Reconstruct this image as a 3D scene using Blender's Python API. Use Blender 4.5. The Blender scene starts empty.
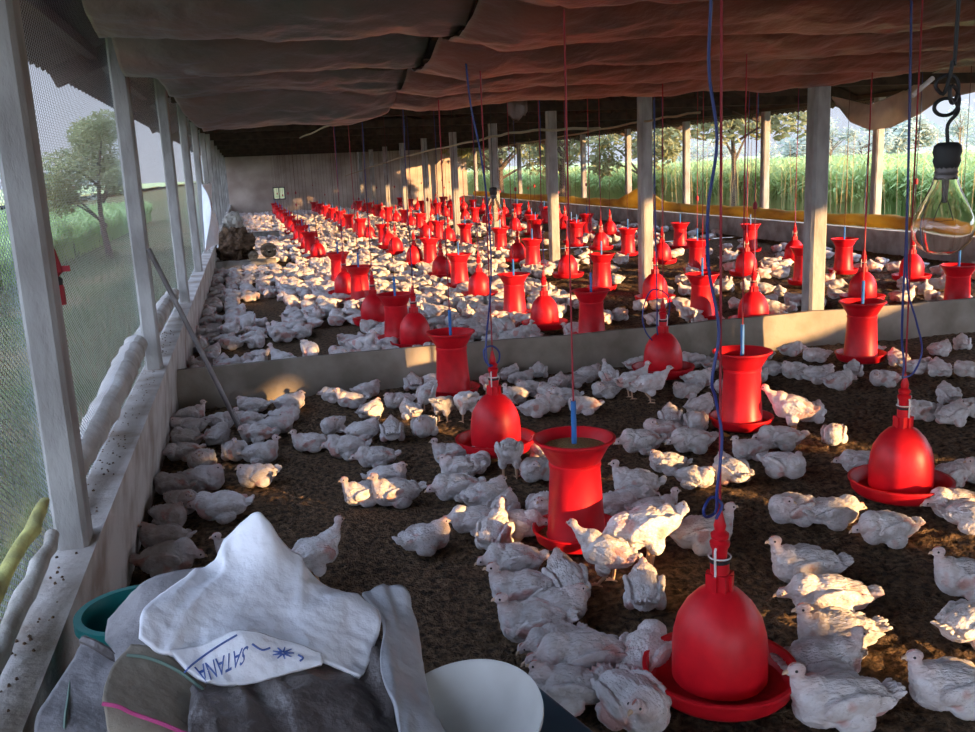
import bpy, bmesh, math, random
import numpy as np
from mathutils import Vector, Matrix, Euler, noise as mnoise
random.seed(7); np.random.seed(7)
S = bpy.context.scene
COL = S.collection
PI = math.pi

# ------------------------------------------------------------------ camera
FPX, H = 930.0, 1.5
yaw, pit, roll = math.radians(14.0), math.radians(12.1), math.radians(2.5)
Fv = Vector((math.sin(yaw)*math.cos(pit), math.cos(yaw)*math.cos(pit), -math.sin(pit)))
R0 = Fv.cross(Vector((0, 0, 1))).normalized(); U0 = R0.cross(Fv)
Rv = R0*math.cos(roll) - U0*math.sin(roll)
Uv = R0*math.sin(roll) + U0*math.cos(roll)
cam = bpy.data.cameras.new('camera'); camo = bpy.data.objects.new('camera', cam); COL.objects.link(camo)
cam.sensor_width = 36; cam.lens = 36*FPX/975; cam.clip_end = 800
m = Matrix.Identity(4)
for i in range(3):
    m[i][0] = Rv[i]; m[i][1] = Uv[i]; m[i][2] = -Fv[i]
m[2][3] = H
camo.matrix_world = m
S.camera = camo

def ray(px, py):
    return Fv + Rv*((px-487.5)/FPX) + Uv*((366-py)/FPX)
def at(px, py, z=0.0):
    r = ray(px, py); t = (z-H)/r.z; return Vector((r.x*t, r.y*t, z))
def atY(px, py, Y):
    r = ray(px, py); t = Y/r.y; return Vector((r.x*t, Y, H+r.z*t))
def atX(px, py, X):
    r = ray(px, py); t = X/r.x; return Vector((X, r.y*t, H+r.z*t))

# ------------------------------------------------------------------ materials
def nmat(name):
    mt = bpy.data.materials.new(name); mt.use_nodes = True
    nt = mt.node_tree; b = nt.nodes['Principled BSDF']
    return mt, nt, b
def mat(name, c1, c2=None, scale=8.0, rough=0.7, bump=0.0, bscale=40.0, metal=0.0, detail=4, spec=0.5, trans=0.0, lo=0.35, hi=0.65, bdist=0.01, stretch=None, rand=0.0, coat=0.0, sub=0.0):
    mt, nt, b = nmat(name); N = nt.nodes; L = nt.links
    b.inputs['Roughness'].default_value = rough; b.inputs['Metallic'].default_value = metal
    b.inputs['Specular IOR Level'].default_value = spec
    b.inputs['Coat Weight'].default_value = coat
    tc = N.new('ShaderNodeTexCoord'); src = tc.outputs['Object']
    if stretch:
        mp = N.new('ShaderNodeMapping'); mp.inputs['Scale'].default_value = stretch
        L.new(src, mp.inputs['Vector']); src = mp.outputs['Vector']
    if c2 is None: c2 = tuple(x*0.85 for x in c1)
    nz = N.new('ShaderNodeTexNoise'); nz.inputs['Scale'].default_value = scale; nz.inputs['Detail'].default_value = detail
    L.new(src, nz.inputs['Vector'])
    cr = N.new('ShaderNodeValToRGB'); cr.color_ramp.elements[0].position = lo; cr.color_ramp.elements[1].position = hi
    cr.color_ramp.elements[0].color = (*c2, 1); cr.color_ramp.elements[1].color = (*c1, 1)
    L.new(nz.outputs['Fac'], cr.inputs['Fac']); out = cr.outputs['Color']
    if rand:
        oi = N.new('ShaderNodeObjectInfo'); hs = N.new('ShaderNodeHueSaturation')
        mr = N.new('ShaderNodeMapRange'); mr.inputs['To Min'].default_value = 1-rand; mr.inputs['To Max'].default_value = 1+rand
        L.new(oi.outputs['Random'], mr.inputs['Value']); L.new(mr.outputs['Result'], hs.inputs['Value'])
        L.new(out, hs.inputs['Color']); out = hs.outputs['Color']
    L.new(out, b.inputs['Base Color'])
    if bump:
        n2 = N.new('ShaderNodeTexNoise'); n2.inputs['Scale'].default_value = bscale; n2.inputs['Detail'].default_value = 5
        L.new(src, n2.inputs['Vector'])
        bp = N.new('ShaderNodeBump'); bp.inputs['Strength'].default_value = bump; bp.inputs['Distance'].default_value = bdist
        L.new(n2.outputs['Fac'], bp.inputs['Height']); L.new(bp.outputs['Normal'], b.inputs['Normal'])
    if trans:
        tl = N.new('ShaderNodeBsdfTranslucent'); L.new(out, tl.inputs['Color'])
        mx = N.new('ShaderNodeMixShader'); mx.inputs['Fac'].default_value = trans
        L.new(b.outputs[0], mx.inputs[1]); L.new(tl.outputs[0], mx.inputs[2])
        L.new(mx.outputs[0], N['Material Output'].inputs['Surface'])
    return mt

M = {}
M['litter'] = mat('litter', (0.27, 0.175, 0.105), (0.06, 0.045, 0.033), scale=38, rough=0.95, bump=1.0, bscale=80, bdist=0.04, detail=8, spec=0.15)
M['soil'] = mat('soil', (0.16, 0.13, 0.07), (0.07, 0.10, 0.035), scale=0.6, rough=1, bump=0.5, bscale=6, bdist=0.05, detail=8, spec=0.1)
M['cement'] = mat('cement', (0.44, 0.43, 0.40), (0.27, 0.25, 0.22), scale=5, rough=0.9, bump=0.4, bscale=30, detail=8, spec=0.2)
M['ledge'] = mat('ledge', (0.60, 0.57, 0.54), (0.32, 0.26, 0.21), scale=4.5, rough=0.9, bump=0.5, bscale=40, detail=10, spec=0.2, lo=0.3, hi=0.6)
M['partition'] = mat('partition', (0.34, 0.30, 0.25), (0.20, 0.17, 0.13), scale=3.5, rough=0.85, bump=0.3, bscale=25, detail=8, spec=0.25)
M['post'] = mat('post', (0.42, 0.41, 0.39), (0.27, 0.255, 0.24), scale=9, rough=0.9, bump=0.5, bscale=45, detail=7, spec=0.2, stretch=(1, 1, .4))
M['plaster'] = mat('plaster', (0.55, 0.45, 0.38), (0.38, 0.29, 0.24), scale=1.4, rough=0.95, bump=0.2, bscale=20, detail=6, spec=0.1)
M['red'] = mat('red_plastic', (0.70, 0.010, 0.020), (0.56, 0.007, 0.016), scale=14, rough=0.42, spec=0.35, detail=5, rand=0.10, bump=0.06, bscale=60)
M['red2'] = mat('red_tube', (0.36, 0.012, 0.025), rough=0.6)
M['blue'] = mat('blue_pipe', (0.03, 0.17, 0.50), rough=0.4)
M['hose'] = mat('blue_hose', (0.022, 0.04, 0.20), rough=0.45)
M['cordm'] = mat('dark_cord', (0.13, 0.035, 0.03), (0.06, 0.02, 0.02), rough=0.9)
M['cord2'] = mat('rope', (0.34, 0.26, 0.16), rough=0.9)
M['wire'] = mat('wire_white', (0.75, 0.72, 0.68), rough=0.4)
M['steel'] = mat('steel', (0.22, 0.20, 0.20), (0.12, 0.11, 0.11), rough=0.5, metal=0.6)
M['feed'] = mat('feed', (0.50, 0.33, 0.15), (0.24, 0.14, 0.06), scale=160, rough=1, bump=1, bscale=220, spec=0.1)
M['black'] = mat('black_rubber', (0.015, 0.015, 0.016), rough=0.6)
M['tarpl'] = mat('tarp_left', (0.32, 0.19, 0.15), (0.17, 0.165, 0.135), scale=2.0, rough=0.33, bump=0.35, bscale=9, bdist=0.05, detail=6, spec=0.5, trans=0.12)
M['tarp'] = mat('tarp', (0.44, 0.155, 0.10), (0.15, 0.10, 0.075), scale=1.6, rough=0.33, bump=0.35, bscale=9, bdist=0.05, detail=7, spec=0.5, trans=0.12, lo=0.3, hi=0.7)
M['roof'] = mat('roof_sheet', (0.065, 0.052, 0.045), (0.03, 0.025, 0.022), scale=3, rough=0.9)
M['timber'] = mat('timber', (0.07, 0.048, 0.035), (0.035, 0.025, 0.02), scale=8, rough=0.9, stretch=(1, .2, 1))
M['yellow'] = mat('yellow_tarp', (0.72, 0.52, 0.10), (0.34, 0.21, 0.06), scale=2.5, rough=0.6, bump=0.6, bscale=6, bdist=0.06, detail=6, trans=0.55, stretch=(1, .35, 1))
M['cloth'] = mat('cloth', (0.62, 0.58, 0.50), (0.42, 0.38, 0.32), scale=3, rough=0.9, bump=0.4, bscale=8, bdist=0.03, trans=0.25)
M['sackw'] = mat('white_sack', (0.84, 0.86, 0.90), (0.74, 0.75, 0.79), scale=5, rough=0.55, bump=0.5, bscale=13, bdist=0.025, detail=5)
M['sackg'] = mat('grey_sack', (0.36, 0.345, 0.35), (0.24, 0.225, 0.225), scale=7, rough=0.75, bump=0.6, bscale=18, bdist=0.02, detail=7)
M['sackk'] = mat('khaki_sack', (0.29, 0.25, 0.19), (0.21, 0.175, 0.13), scale=5, rough=0.85, bump=0.5, bscale=16, bdist=0.02)
M['sackd'] = mat('dark_sack', (0.17, 0.15, 0.14), (0.10, 0.085, 0.08), scale=4, rough=0.38, bump=0.8, bscale=10, bdist=0.04, detail=4)
M['sackp'] = mat('pale_sack', (0.46, 0.47, 0.50), (0.33, 0.34, 0.36), scale=6, rough=0.55, bump=0.5, bscale=15, bdist=0.025)
M['ink'] = mat('blue_ink', (0.05, 0.10, 0.32), (0.12, 0.18, 0.42), scale=60, rough=0.8)
M['pink'] = mat('pink_hem', (0.50, 0.07, 0.22), rough=0.8)
M['greenb'] = mat('green_band', (0.16, 0.24, 0.20), rough=0.8)
M['turq'] = mat('turquoise_plastic', (0.012, 0.17, 0.16), rough=0.35)
M['tubgrey'] = mat('grey_plastic', (0.33, 0.34, 0.35), (0.24, 0.24, 0.25), rough=0.45, scale=5)
M['tubblue'] = mat('blue_plastic', (0.05, 0.12, 0.17), (0.035, 0.08, 0.12), rough=0.45, scale=5)
M['basin'] = mat('pale_basin', (0.50, 0.50, 0.47), (0.40, 0.39, 0.36), rough=0.5, scale=5)
M['jute'] = mat('jute', (0.17, 0.10, 0.055), (0.06, 0.035, 0.02), scale=12, rough=0.95, bump=1, bscale=25, bdist=0.04)
M['jute2'] = mat('jute_mat', (0.30, 0.235, 0.16), (0.18, 0.13, 0.085), scale=9, rough=0.95, bump=1, bscale=25, bdist=0.03)
M['bark'] = mat('bark', (0.13, 0.095, 0.065), (0.06, 0.045, 0.03), scale=10, rough=0.95)
M['leaf_a'] = mat('leaf_olive', (0.34, 0.35, 0.16), (0.20, 0.22, 0.10), scale=2, rough=0.8, trans=0.4)
M['leaf_b'] = mat('leaf_green', (0.46, 0.60, 0.26), (0.30, 0.43, 0.16), scale=0.9, rough=0.7, trans=0.45)
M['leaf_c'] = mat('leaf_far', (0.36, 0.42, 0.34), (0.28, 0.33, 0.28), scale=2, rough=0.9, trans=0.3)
M['field'] = mat('field_green', (0.46, 0.56, 0.28), (0.30, 0.42, 0.18), scale=0.35, rough=0.9, bump=1.0, bscale=3, bdist=0.3, detail=9)
M['straw'] = mat('straw', (0.50, 0.38, 0.17), rough=0.9, trans=0.3)

# feathers: white with bare pink skin where the attribute says so
def chickmat():
    mt, nt, b = nmat('feathers'); N = nt.nodes; L = nt.links
    at_ = N.new('ShaderNodeAttribute'); at_.attribute_name = 'skin'
    tc = N.new('ShaderNodeTexCoord')
    nz = N.new('ShaderNodeTexNoise'); nz.inputs['Scale'].default_value = 22; nz.inputs['Detail'].default_value = 6
    L.new(tc.outputs['Object'], nz.inputs['Vector'])
    cr = N.new('ShaderNodeValToRGB'); cr.color_ramp.elements[0].position = .3; cr.color_ramp.elements[1].position = .6
    cr.color_ramp.elements[0].color = (.62, .55, .52, 1); cr.color_ramp.elements[1].color = (.80, .77, .77, 1)
    L.new(nz.outputs['Fac'], cr.inputs['Fac'])
    mx = N.new('ShaderNodeMix'); mx.data_type = 'RGBA'
    L.new(at_.outputs['Fac'], mx.inputs['Factor']); L.new(cr.outputs['Color'], mx.inputs['A']); mx.inputs['B'].default_value = (.66, .36, .32, 1)
    hs = N.new('ShaderNodeHueSaturation'); oi = N.new('ShaderNodeObjectInfo'); mr = N.new('ShaderNodeMapRange')
    mr.inputs['To Min'].default_value = .84; mr.inputs['To Max'].default_value = 1.06
    L.new(oi.outputs['Random'], mr.inputs['Value']); L.new(mr.outputs['Result'], hs.inputs['Value']); L.new(mx.outputs['Result'], hs.inputs['Color'])
    L.new(hs.outputs['Color'], b.inputs['Base Color']); b.inputs['Roughness'].default_value = .9; b.inputs['Specular IOR Level'].default_value = .15
    mp = N.new('ShaderNodeMapping'); mp.inputs['Scale'].default_value = (55, 130, 130); L.new(tc.outputs['Object'], mp.inputs['Vector'])
    vz = N.new('ShaderNodeTexNoise'); vz.inputs['Scale'].default_value = 1; vz.inputs['Detail'].default_value = 4; L.new(mp.outputs['Vector'], vz.inputs['Vector'])
    bp = N.new('ShaderNodeBump'); bp.inputs['Strength'].default_value = 1; bp.inputs['Distance'].default_value = .008
    L.new(vz.outputs['Fac'], bp.inputs['Height']); L.new(bp.outputs['Normal'], b.inputs['Normal'])
    return mt
M['feather'] = chickmat()
M['shank'] = mat('shank', (.66, .42, .27), rough=.7)
M['beak'] = mat('beak', (.72, .50, .33), rough=.5)
M['comb'] = mat('comb', (.62, .26, .22), rough=.6)
M['eye'] = mat('eye', (.02, .012, .01), rough=.2)

def netmat(name, col, pitch, w):
    mt, nt, b = nmat(name); N = nt.nodes; L = nt.links
    b.inputs['Base Color'].default_value = (*col, 1); b.inputs['Roughness'].default_value = .6
    tc = N.new('ShaderNodeTexCoord'); sx = N.new('ShaderNodeSeparateXYZ'); L.new(tc.outputs['Object'], sx.inputs[0])
    outs = []
    for sgn in (1, -1):
        a = N.new('ShaderNodeMath'); a.operation = 'MULTIPLY_ADD'; a.inputs[1].default_value = sgn*1.6
        L.new(sx.outputs['Z'], a.inputs[0]); L.new(sx.outputs['Y'], a.inputs[2])
        d = N.new('ShaderNodeMath'); d.operation = 'DIVIDE'; d.inputs[1].default_value = pitch; L.new(a.outputs[0], d.inputs[0])
        f = N.new('ShaderNodeMath'); f.operation = 'FRACT'; L.new(d.outputs[0], f.inputs[0])
        c = N.new('ShaderNodeMath'); c.operation = 'LESS_THAN'; c.inputs[1].default_value = w; L.new(f.outputs[0], c.inputs[0])
        outs.append(c)
    mx = N.new('ShaderNodeMath'); mx.operation = 'MAXIMUM'; L.new(outs[0].outputs[0], mx.inputs[0]); L.new(outs[1].outputs[0], mx.inputs[1])
    L.new(mx.outputs[0], b.inputs['Alpha'])
    return mt
M['net'] = netmat('wire_net', (.50, .54, .62), .030, .30)
M['grass'] = mat('grass', (0.21, 0.25, 0.14), (0.12, 0.16, 0.08), scale=1, rough=.9, trans=.3)
M['net2'] = netmat('side_net', (.45, .38, .20), .030, .08)
def glassmat():
    mt, nt, b = nmat('bulb_glass'); N = nt.nodes; L = nt.links
    b.inputs['Base Color'].default_value = (1, .98, .93, 1)
    b.inputs['Roughness'].default_value = .02; b.inputs['Transmission Weight'].default_value = 1; b.inputs['IOR'].default_value = 1.35
    return mt
M['glass'] = glassmat()

# ------------------------------------------------------------------ mesh builder
class MB:
    def __init__(s): s.v = []; s.f = []; s.mi = []
    def add(s, vs, fs, mi=0):
        o = len(s.v); s.v += [tuple(v) for v in vs]; s.f += [tuple(i+o for i in f) for f in fs]; s.mi += [mi]*len(fs); return s
    def box(s, c, d, rot=(0, 0, 0), mi=0, taper=1.0):
        E = Euler(rot).to_matrix(); vs = []
        for z in (-.5, .5):
            t = taper if z > 0 else 1
            for x, y in ((-.5, -.5), (.5, -.5), (.5, .5), (-.5, .5)):
                vs.append(Vector(c)+E@Vector((x*d[0]*t, y*d[1]*t, z*d[2])))
        return s.add(vs, [(3, 2, 1, 0), (4, 5, 6, 7), (0, 1, 5, 4), (1, 2, 6, 5), (2, 3, 7, 6), (3, 0, 4, 7)], mi)
    def lathe(s, prof, n=32, c=(0, 0, 0), mi=0, sx=1, sy=1):
        vs = []; fs = []
        for r, z in prof:
            for k in range(n):
                a = 2*PI*k/n; vs.append((c[0]+r*math.cos(a)*sx, c[1]+r*math.sin(a)*sy, c[2]+z))
        for i in range(len(prof)-1):
            for k in range(n):
                k2 = (k+1) % n
                if prof[i][0] < 1e-6 and prof[i+1][0] < 1e-6: continue
                fs.append((i*n+k, i*n+k2, (i+1)*n+k2, (i+1)*n+k))
        return s.add(vs, fs, mi)
    def tube(s, pts, r, n=6, mi=0, cap=True):
        pts = [Vector(p) for p in pts]; rs = r if hasattr(r, '__len__') else [r]*len(pts)
        vs = []; fs = []; prev = None
        for i, p in enumerate(pts):
            d = (pts[min(i+1, len(pts)-1)]-pts[max(i-1, 0)])
            if d.length < 1e-9: d = Vector((0, 0, 1))
            d.normalize()
            if prev is None:
                a = d.orthogonal().normalized()
            else:
                a = (prev-d*prev.dot(d)); a = a.normalized() if a.length > 1e-6 else d.orthogonal().normalized()
            prev = a; b = d.cross(a)
            for k in range(n):
                t = 2*PI*k/n; vs.append(p+(a*math.cos(t)+b*math.sin(t))*rs[i])
        for i in range(len(pts)-1):
            for k in range(n):
                k2 = (k+1) % n; fs.append((i*n+k, i*n+k2, (i+1)*n+k2, (i+1)*n+k))
        if cap:
            fs.append(tuple(range(n))[::-1]); fs.append(tuple((len(pts)-1)*n+k for k in range(n)))
        return s.add(vs, fs, mi)
    def mesh(s, name, mats, smooth=True):
        me = bpy.data.meshes.new(name); me.from_pydata(s.v, [], s.f)
        for q in (mats if isinstance(mats, (list, tuple)) else [mats]): me.materials.append(q)
        me.polygons.foreach_set('material_index', s.mi)
        bm = bmesh.new(); bm.from_mesh(me); bmesh.ops.remove_doubles(bm, verts=bm.verts, dist=1e-6)
        bmesh.ops.recalc_face_normals(bm, faces=bm.faces); bm.to_mesh(me); bm.free()
        if smooth:
            me.polygons.foreach_set('use_smooth', [True]*len(me.polygons))
            try: me.set_sharp_from_angle(angle=math.radians(40))
            except Exception: pass
        me.update(); return me
    def obj(s, name, mats, parent=None, smooth=True):
        return mk(name, s.mesh(name, mats, smooth), parent)
def mk(name, me, parent=None):
    o = bpy.data.objects.new(name, me); COL.objects.link(o); o.parent = parent; return o
def empty(name, loc=(0, 0, 0), rz=0):
    o = bpy.data.objects.new(name, None); COL.objects.link(o); o.location = loc; o.rotation_euler = (0, 0, rz); o.empty_display_size = .1; return o
def tag(o, label=None, cat=None, group=None, kind=None):
    if label: o['label'] = label
    if cat: o['category'] = cat
    if group: o['group'] = group
    if kind: o['kind'] = kind
    return o
def struct(o): o['kind'] = 'structure'; return o
def fbm(x, y, z=0, s=1.0, o=4):
    return mnoise.fractal(Vector((x*s, y*s, z*s)), 1.0, 2.0, o)
def crom(P, n):
    out = []; P = [Vector(p) for p in P]; Q = [P[0]*2-P[1]]+P+[P[-1]*2-P[-2]]
    for i in range(1, len(Q)-2):
        for k in range(n):
            t = k/n; a, b, c, d = Q[i-1], Q[i], Q[i+1], Q[i+2]
            out.append(.5*((2*b)+(c-a)*t+(2*a-5*b+4*c-d)*t*t+(3*b-a-3*c+d)*t**3))
    out.append(P[-1]); return out

# ------------------------------------------------------------------ world and sun
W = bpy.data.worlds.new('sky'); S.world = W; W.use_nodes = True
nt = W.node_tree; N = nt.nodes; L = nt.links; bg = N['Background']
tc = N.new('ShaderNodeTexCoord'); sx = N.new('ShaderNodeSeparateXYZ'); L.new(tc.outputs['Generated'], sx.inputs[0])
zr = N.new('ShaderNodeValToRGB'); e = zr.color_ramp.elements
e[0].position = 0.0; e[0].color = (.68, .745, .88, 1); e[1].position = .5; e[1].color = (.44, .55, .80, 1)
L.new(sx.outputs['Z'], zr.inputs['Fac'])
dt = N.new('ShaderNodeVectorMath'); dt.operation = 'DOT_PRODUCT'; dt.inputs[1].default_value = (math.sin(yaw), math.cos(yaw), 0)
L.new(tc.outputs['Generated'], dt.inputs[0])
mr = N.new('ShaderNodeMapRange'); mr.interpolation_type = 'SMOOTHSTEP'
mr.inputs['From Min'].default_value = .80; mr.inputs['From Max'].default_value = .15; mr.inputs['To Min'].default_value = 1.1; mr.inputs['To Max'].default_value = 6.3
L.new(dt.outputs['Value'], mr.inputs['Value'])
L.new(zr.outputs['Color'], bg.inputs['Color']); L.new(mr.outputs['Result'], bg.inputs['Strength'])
SUND = Vector((.60, -.80, math.tan(math.radians(7.6)))).normalized()
sun = bpy.data.lights.new('sun', 'SUN'); sun.energy = 13.5; sun.angle = math.radians(.7); sun.color = (1.0, .58, .25)
so = bpy.data.objects.new('sun', sun); COL.objects.link(so); so.rotation_euler = (-SUND).to_track_quat('-Z', 'Y').to_euler(); so.location = (30, -40, 12)

# ------------------------------------------------------------------ setting
XL, XR, YN, YE = -.55, 9.05, -15.0, 39.0
# litter floor: fine and lumpy near the camera
mb = MB()
def grid(x0, x1, y0, y1, nx, ny, zf):
    vs = [(x0+(x1-x0)*i/nx, y0+(y1-y0)*j/ny) for j in range(ny+1) for i in range(nx+1)]
    mb.add([(x, y, zf(x, y)) for x, y in vs], [(j*(nx+1)+i, j*(nx+1)+i+1, (j+1)*(nx+1)+i+1, (j+1)*(nx+1)+i) for j in range(ny) for i in range(nx)])
def litz(x, y):
    n = mnoise.noise(Vector((x*24, y*24, 0)))+.7*mnoise.noise(Vector((x*50, y*50, 5)))
    return -.006+.013*n+.012*mnoise.noise(Vector((x*1.7, y*1.7, 3)))
grid(XL-.06, 4.6, 1.2, 6.45, 300, 300, litz)
grid(4.6, XR, 1.2, 6.45, 150, 170, litz)
grid(XL-.06, XR, YN, 1.2, 8, 8, lambda x, y: 0)
grid(XL-.06, 2.2, 6.45, 16, 80, 200, lambda x, y: -.003+.009*mnoise.noise(Vector((x*14, y*14, 0))))
grid(2.2, XR, 6.45, 13.5, 270, 270, lambda x, y: -.008+.022*mnoise.noise(Vector((x*17, y*17, 0)))+.008*mnoise.noise(Vector((x*40, y*40, 2))))
grid(2.2, XR, 13.5, 16, 100, 60, lambda x, y: -.008+.02*mnoise.noise(Vector((x*13, y*13, 0))))
grid(XL-.06, XR, 16, YE, 8, 16, lambda x, y: 0)
grid(XL-.05, XR, 1.0, 16.3, 2, 2, lambda x, y: -.05)
struct(mb.obj('floor', M['litter']))
# outside ground
mb = MB()
for (x0, x1, y0, y1) in ((-300, XL-.13, -100, 500), (XR+.13, 400, -100, 500), (XL-.13, XR+.13, YE+.2, 500)):
    mb.add([(x0, y0, -.05), (x1, y0, -.05), (x1, y1, -.05), (x0, y1, -.05)], [(0, 1, 2, 3)])
struct(mb.obj('ground', M['soil']))

def wall_strip(name, x0, x1, y0, y1, h, mt, n=60, t0=0, t1=0):
    b = MB(); vs = []; fs = []
    for i in range(n+1):
        y = y0+(y1-y0)*i/n; w = .006*fbm(y*1.3, h)
        for (x, z) in ((x0, -.06), (x0+w+t0, h+w), (x1+w+t1, h+w*.6), (x1, -.06)): vs.append((x, y, z))
    for i in range(n):
        for k in range(4):
            k2 = (k+1) % 4; fs.append((i*4+k, i*4+k2, i*4+4+k2, i*4+4+k))
    fs += [(0, 1, 2, 3), (n*4+3, n*4+2, n*4+1, n*4)]
    b.add(vs, fs); return struct(b.obj(name, mt))
wall_strip('wall_left', XL-.14, XL-.015, YN, YE, .45, M['ledge'], t0=.035, t1=.045)
wall_strip('wall_right', XR, XR+.14, YN, YE, .34, M['cement'])
# end wall with a small opening (built around it)
mb = MB()
wx0, wx1, wz0, wz1 = atY(274, 205, YE).x, atY(286, 203, YE).x, .55, 1.05
for (a, b_, c, d) in ((XL-.14, wx0, -.05, 2.3), (wx1, XR+.14, -.05, 2.3), (wx0, wx1, -.05, wz0), (wx0, wx1, wz1, 2.3)):
    mb.box(((a+b_)/2, YE+.1, (c+d)/2), (b_-a, .2, d-c))
struct(mb.obj('wall_end', M['plaster'], smooth=False))
mb = MB(); mb.add([(-1.2, YE+.05, 2.3), (9.8, YE+.05, 2.3), (4.3, YE+.05, 4.5), (-1.2, YE+.15, 2.3), (9.8, YE+.15, 2.3), (4.3, YE+.15, 4.5)], [(0, 1, 2), (5, 4, 3), (0, 3, 4, 1), (1, 4, 5, 2), (2, 5, 3, 0)])
struct(mb.obj('wall_gable', M['roof'], smooth=False))
mb = MB(); w = wx1-wx0
for (x, z, dx, dz) in ((wx0+.02, .8, .04, .5), (wx1-.02, .8, .04, .5), ((wx0+wx1)/2, wz0+.02, w, .04), ((wx0+wx1)/2, wz1-.02, w, .04), ((wx0+wx1)/2, .8, .03, .5)):
    mb.box((x, YE-.01, z), (dx, .06, dz))
struct(mb.obj('window_1', M['steel'], smooth=False))

# roof: two corrugated slopes, rafters, tie beams, purlins
ZR, XC = 4.5, 4.3
mb = MB()
for (xa, za, xb, zb) in ((-1.15, 2.22, XC, ZR), (9.75, 2.22, XC, ZR)):
    n = 320; vs = []; fs = []
    for i in range(n*4+1):
        y = YN+(YE+.6-YN)*i/(n*4); c = .02*math.cos(i*PI/2)
        vs += [(xa, y, za+c), (xb, y, zb+c), (xb, y, zb+c+.012), (xa, y, za+c+.012)]
    for i in range(n*4):
        for k in range(4):
            k2 = (k+1) % 4; fs.append((i*4+k, i*4+k2, i*4+4+k2, i*4+4+k))
    fs += [(0, 1, 2, 3), (n*16+3, n*16+2, n*16+1, n*16)]
    mb.add(vs, fs)
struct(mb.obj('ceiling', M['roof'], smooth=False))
CY = [6.62+3.3*i for i in range(-6, 10)]
def bar(mb, a, b, w, h):
    a = Vector(a); b = Vector(b); d = b-a
    q = d.to_track_quat('X', 'Z').to_matrix()
    vs = []
    for t in (0, 1):
        for (u, v) in ((-.5, -.5), (.5, -.5), (.5, .5), (-.5, .5)):
            vs.append(a+d*t+q@Vector((0, u*w, v*h)))
    mb.add(vs, [(3, 2, 1, 0), (4, 5, 6, 7), (0, 1, 5, 4), (1, 2, 6, 5), (2, 3, 7, 6), (3, 0, 4, 7)])
for i, y in enumerate(CY):
    mb = MB()
    bar(mb, (-.6, y, 2.30), (9.1, y, 2.30), .08, .12)
    bar(mb, (-1.1, y, 2.16), (XC, y, ZR-.12), .07, .12); bar(mb, (9.7, y, 2.16), (XC, y, ZR-.12), .07, .12)
    for x in (1.9, 6.7): bar(mb, (x, y, 2.35), (x, y, 2.22+(ZR-2.22)*(1-abs(x-XC)/5.45)-.1), .06, .06)
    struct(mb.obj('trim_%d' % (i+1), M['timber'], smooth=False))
mb = MB()
for k in range(1, 6):
    for sg in (-1, 1):
        x = XC+sg*5.45*k/5.3; z = ZR-(ZR-2.22)*k/5.3-.05
        bar(mb, (x, YN, z), (x, YE, z), .06, .06)
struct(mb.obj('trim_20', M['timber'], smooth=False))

# posts ---------------------------------------------------------------
def post(name, x, y, z0, z1, w, d, label, group, lean=(0, 0)):
    b = MB(); n = 8; vs = []; fs = []; sd = random.random()*50; ch = .14
    ring = [(-.5, -.5+ch), (-.5+ch, -.5), (.5-ch, -.5), (.5, -.5+ch), (.5, .5-ch), (.5-ch, .5), (-.5+ch, .5), (-.5, .5-ch)]
    for i in range(n+1):
        t = i/n; z = z0+(z1-z0)*t
        for k, (u, v) in enumerate(ring):
            vs.append((x+lean[0]*t+u*w+.003*fbm(z*3, k, sd), y+lean[1]*t+v*d+.003*fbm(z*3, k+9, sd), z))
    for i in range(n):
        for k in range(8):
            k2 = (k+1) % 8; fs.append((i*8+k, i*8+k2, i*8+8+k2, i*8+8+k))
    fs += [tuple(range(8))[::-1], tuple(n*8+k for k in range(8))]
    b.add(vs, fs); o = b.obj(name, M['post'], smooth=False)
    return tag(o, label, 'post', group)
ORD = ['first', 'second', 'third', 'fourth', 'fifth', 'sixth', 'seventh', 'eighth', 'ninth', 'tenth', 'eleventh', 'twelfth', 'thirteenth', 'fourteenth', 'fifteenth', 'sixteenth', 'seventeenth', 'eighteenth', 'nineteenth', 'twentieth', 'twenty-first', 'twenty-second', 'twenty-third', 'twenty-fourth', 'twenty-fifth', 'twenty-sixth', 'twenty-seventh', 'twenty-eighth', 'twenty-ninth', 'thirtieth']
for i in range(10):
    y = 6.62+3.3*i
    post('concrete_post', 4.4, y, -.02, 2.24, .14, .14, 'grey concrete post %s, middle row of roof posts' % ('standing behind the cement partition' if i == 0 else ORD[i]+' in line from the partition'), 'middle row of roof posts')
ry = [12.2+3.12*i for i in range(9)]
for i, y in enumerate(ry):
    post('concrete_post', XR+.07, y, .36, 2.24, .13, .13, 'slim concrete post on the field-side low wall, %s' % ('nearest the light bulb' if i == 0 else ORD[i]+' from the bulb end'), 'posts on the field-side wall')
lps = [2.87, 5.55, 8.5, 11.3, 14.1, 16.9, 19.7, 22.5, 25.3, 28.1, 30.9, 33.7, 36.5]
for i, y in enumerate(lps):
    post('concrete_post', XL-.037, y, .40, 2.36, .09, .13 if i == 0 else .11, 'grey concrete post on the left ledge, %s' % ('nearest, with the red hanging part' if i == 0 else ('beside the leaning pipe' if i == 1 else ORD[i]+' from the camera')), 'posts on the netted ledge')

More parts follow.
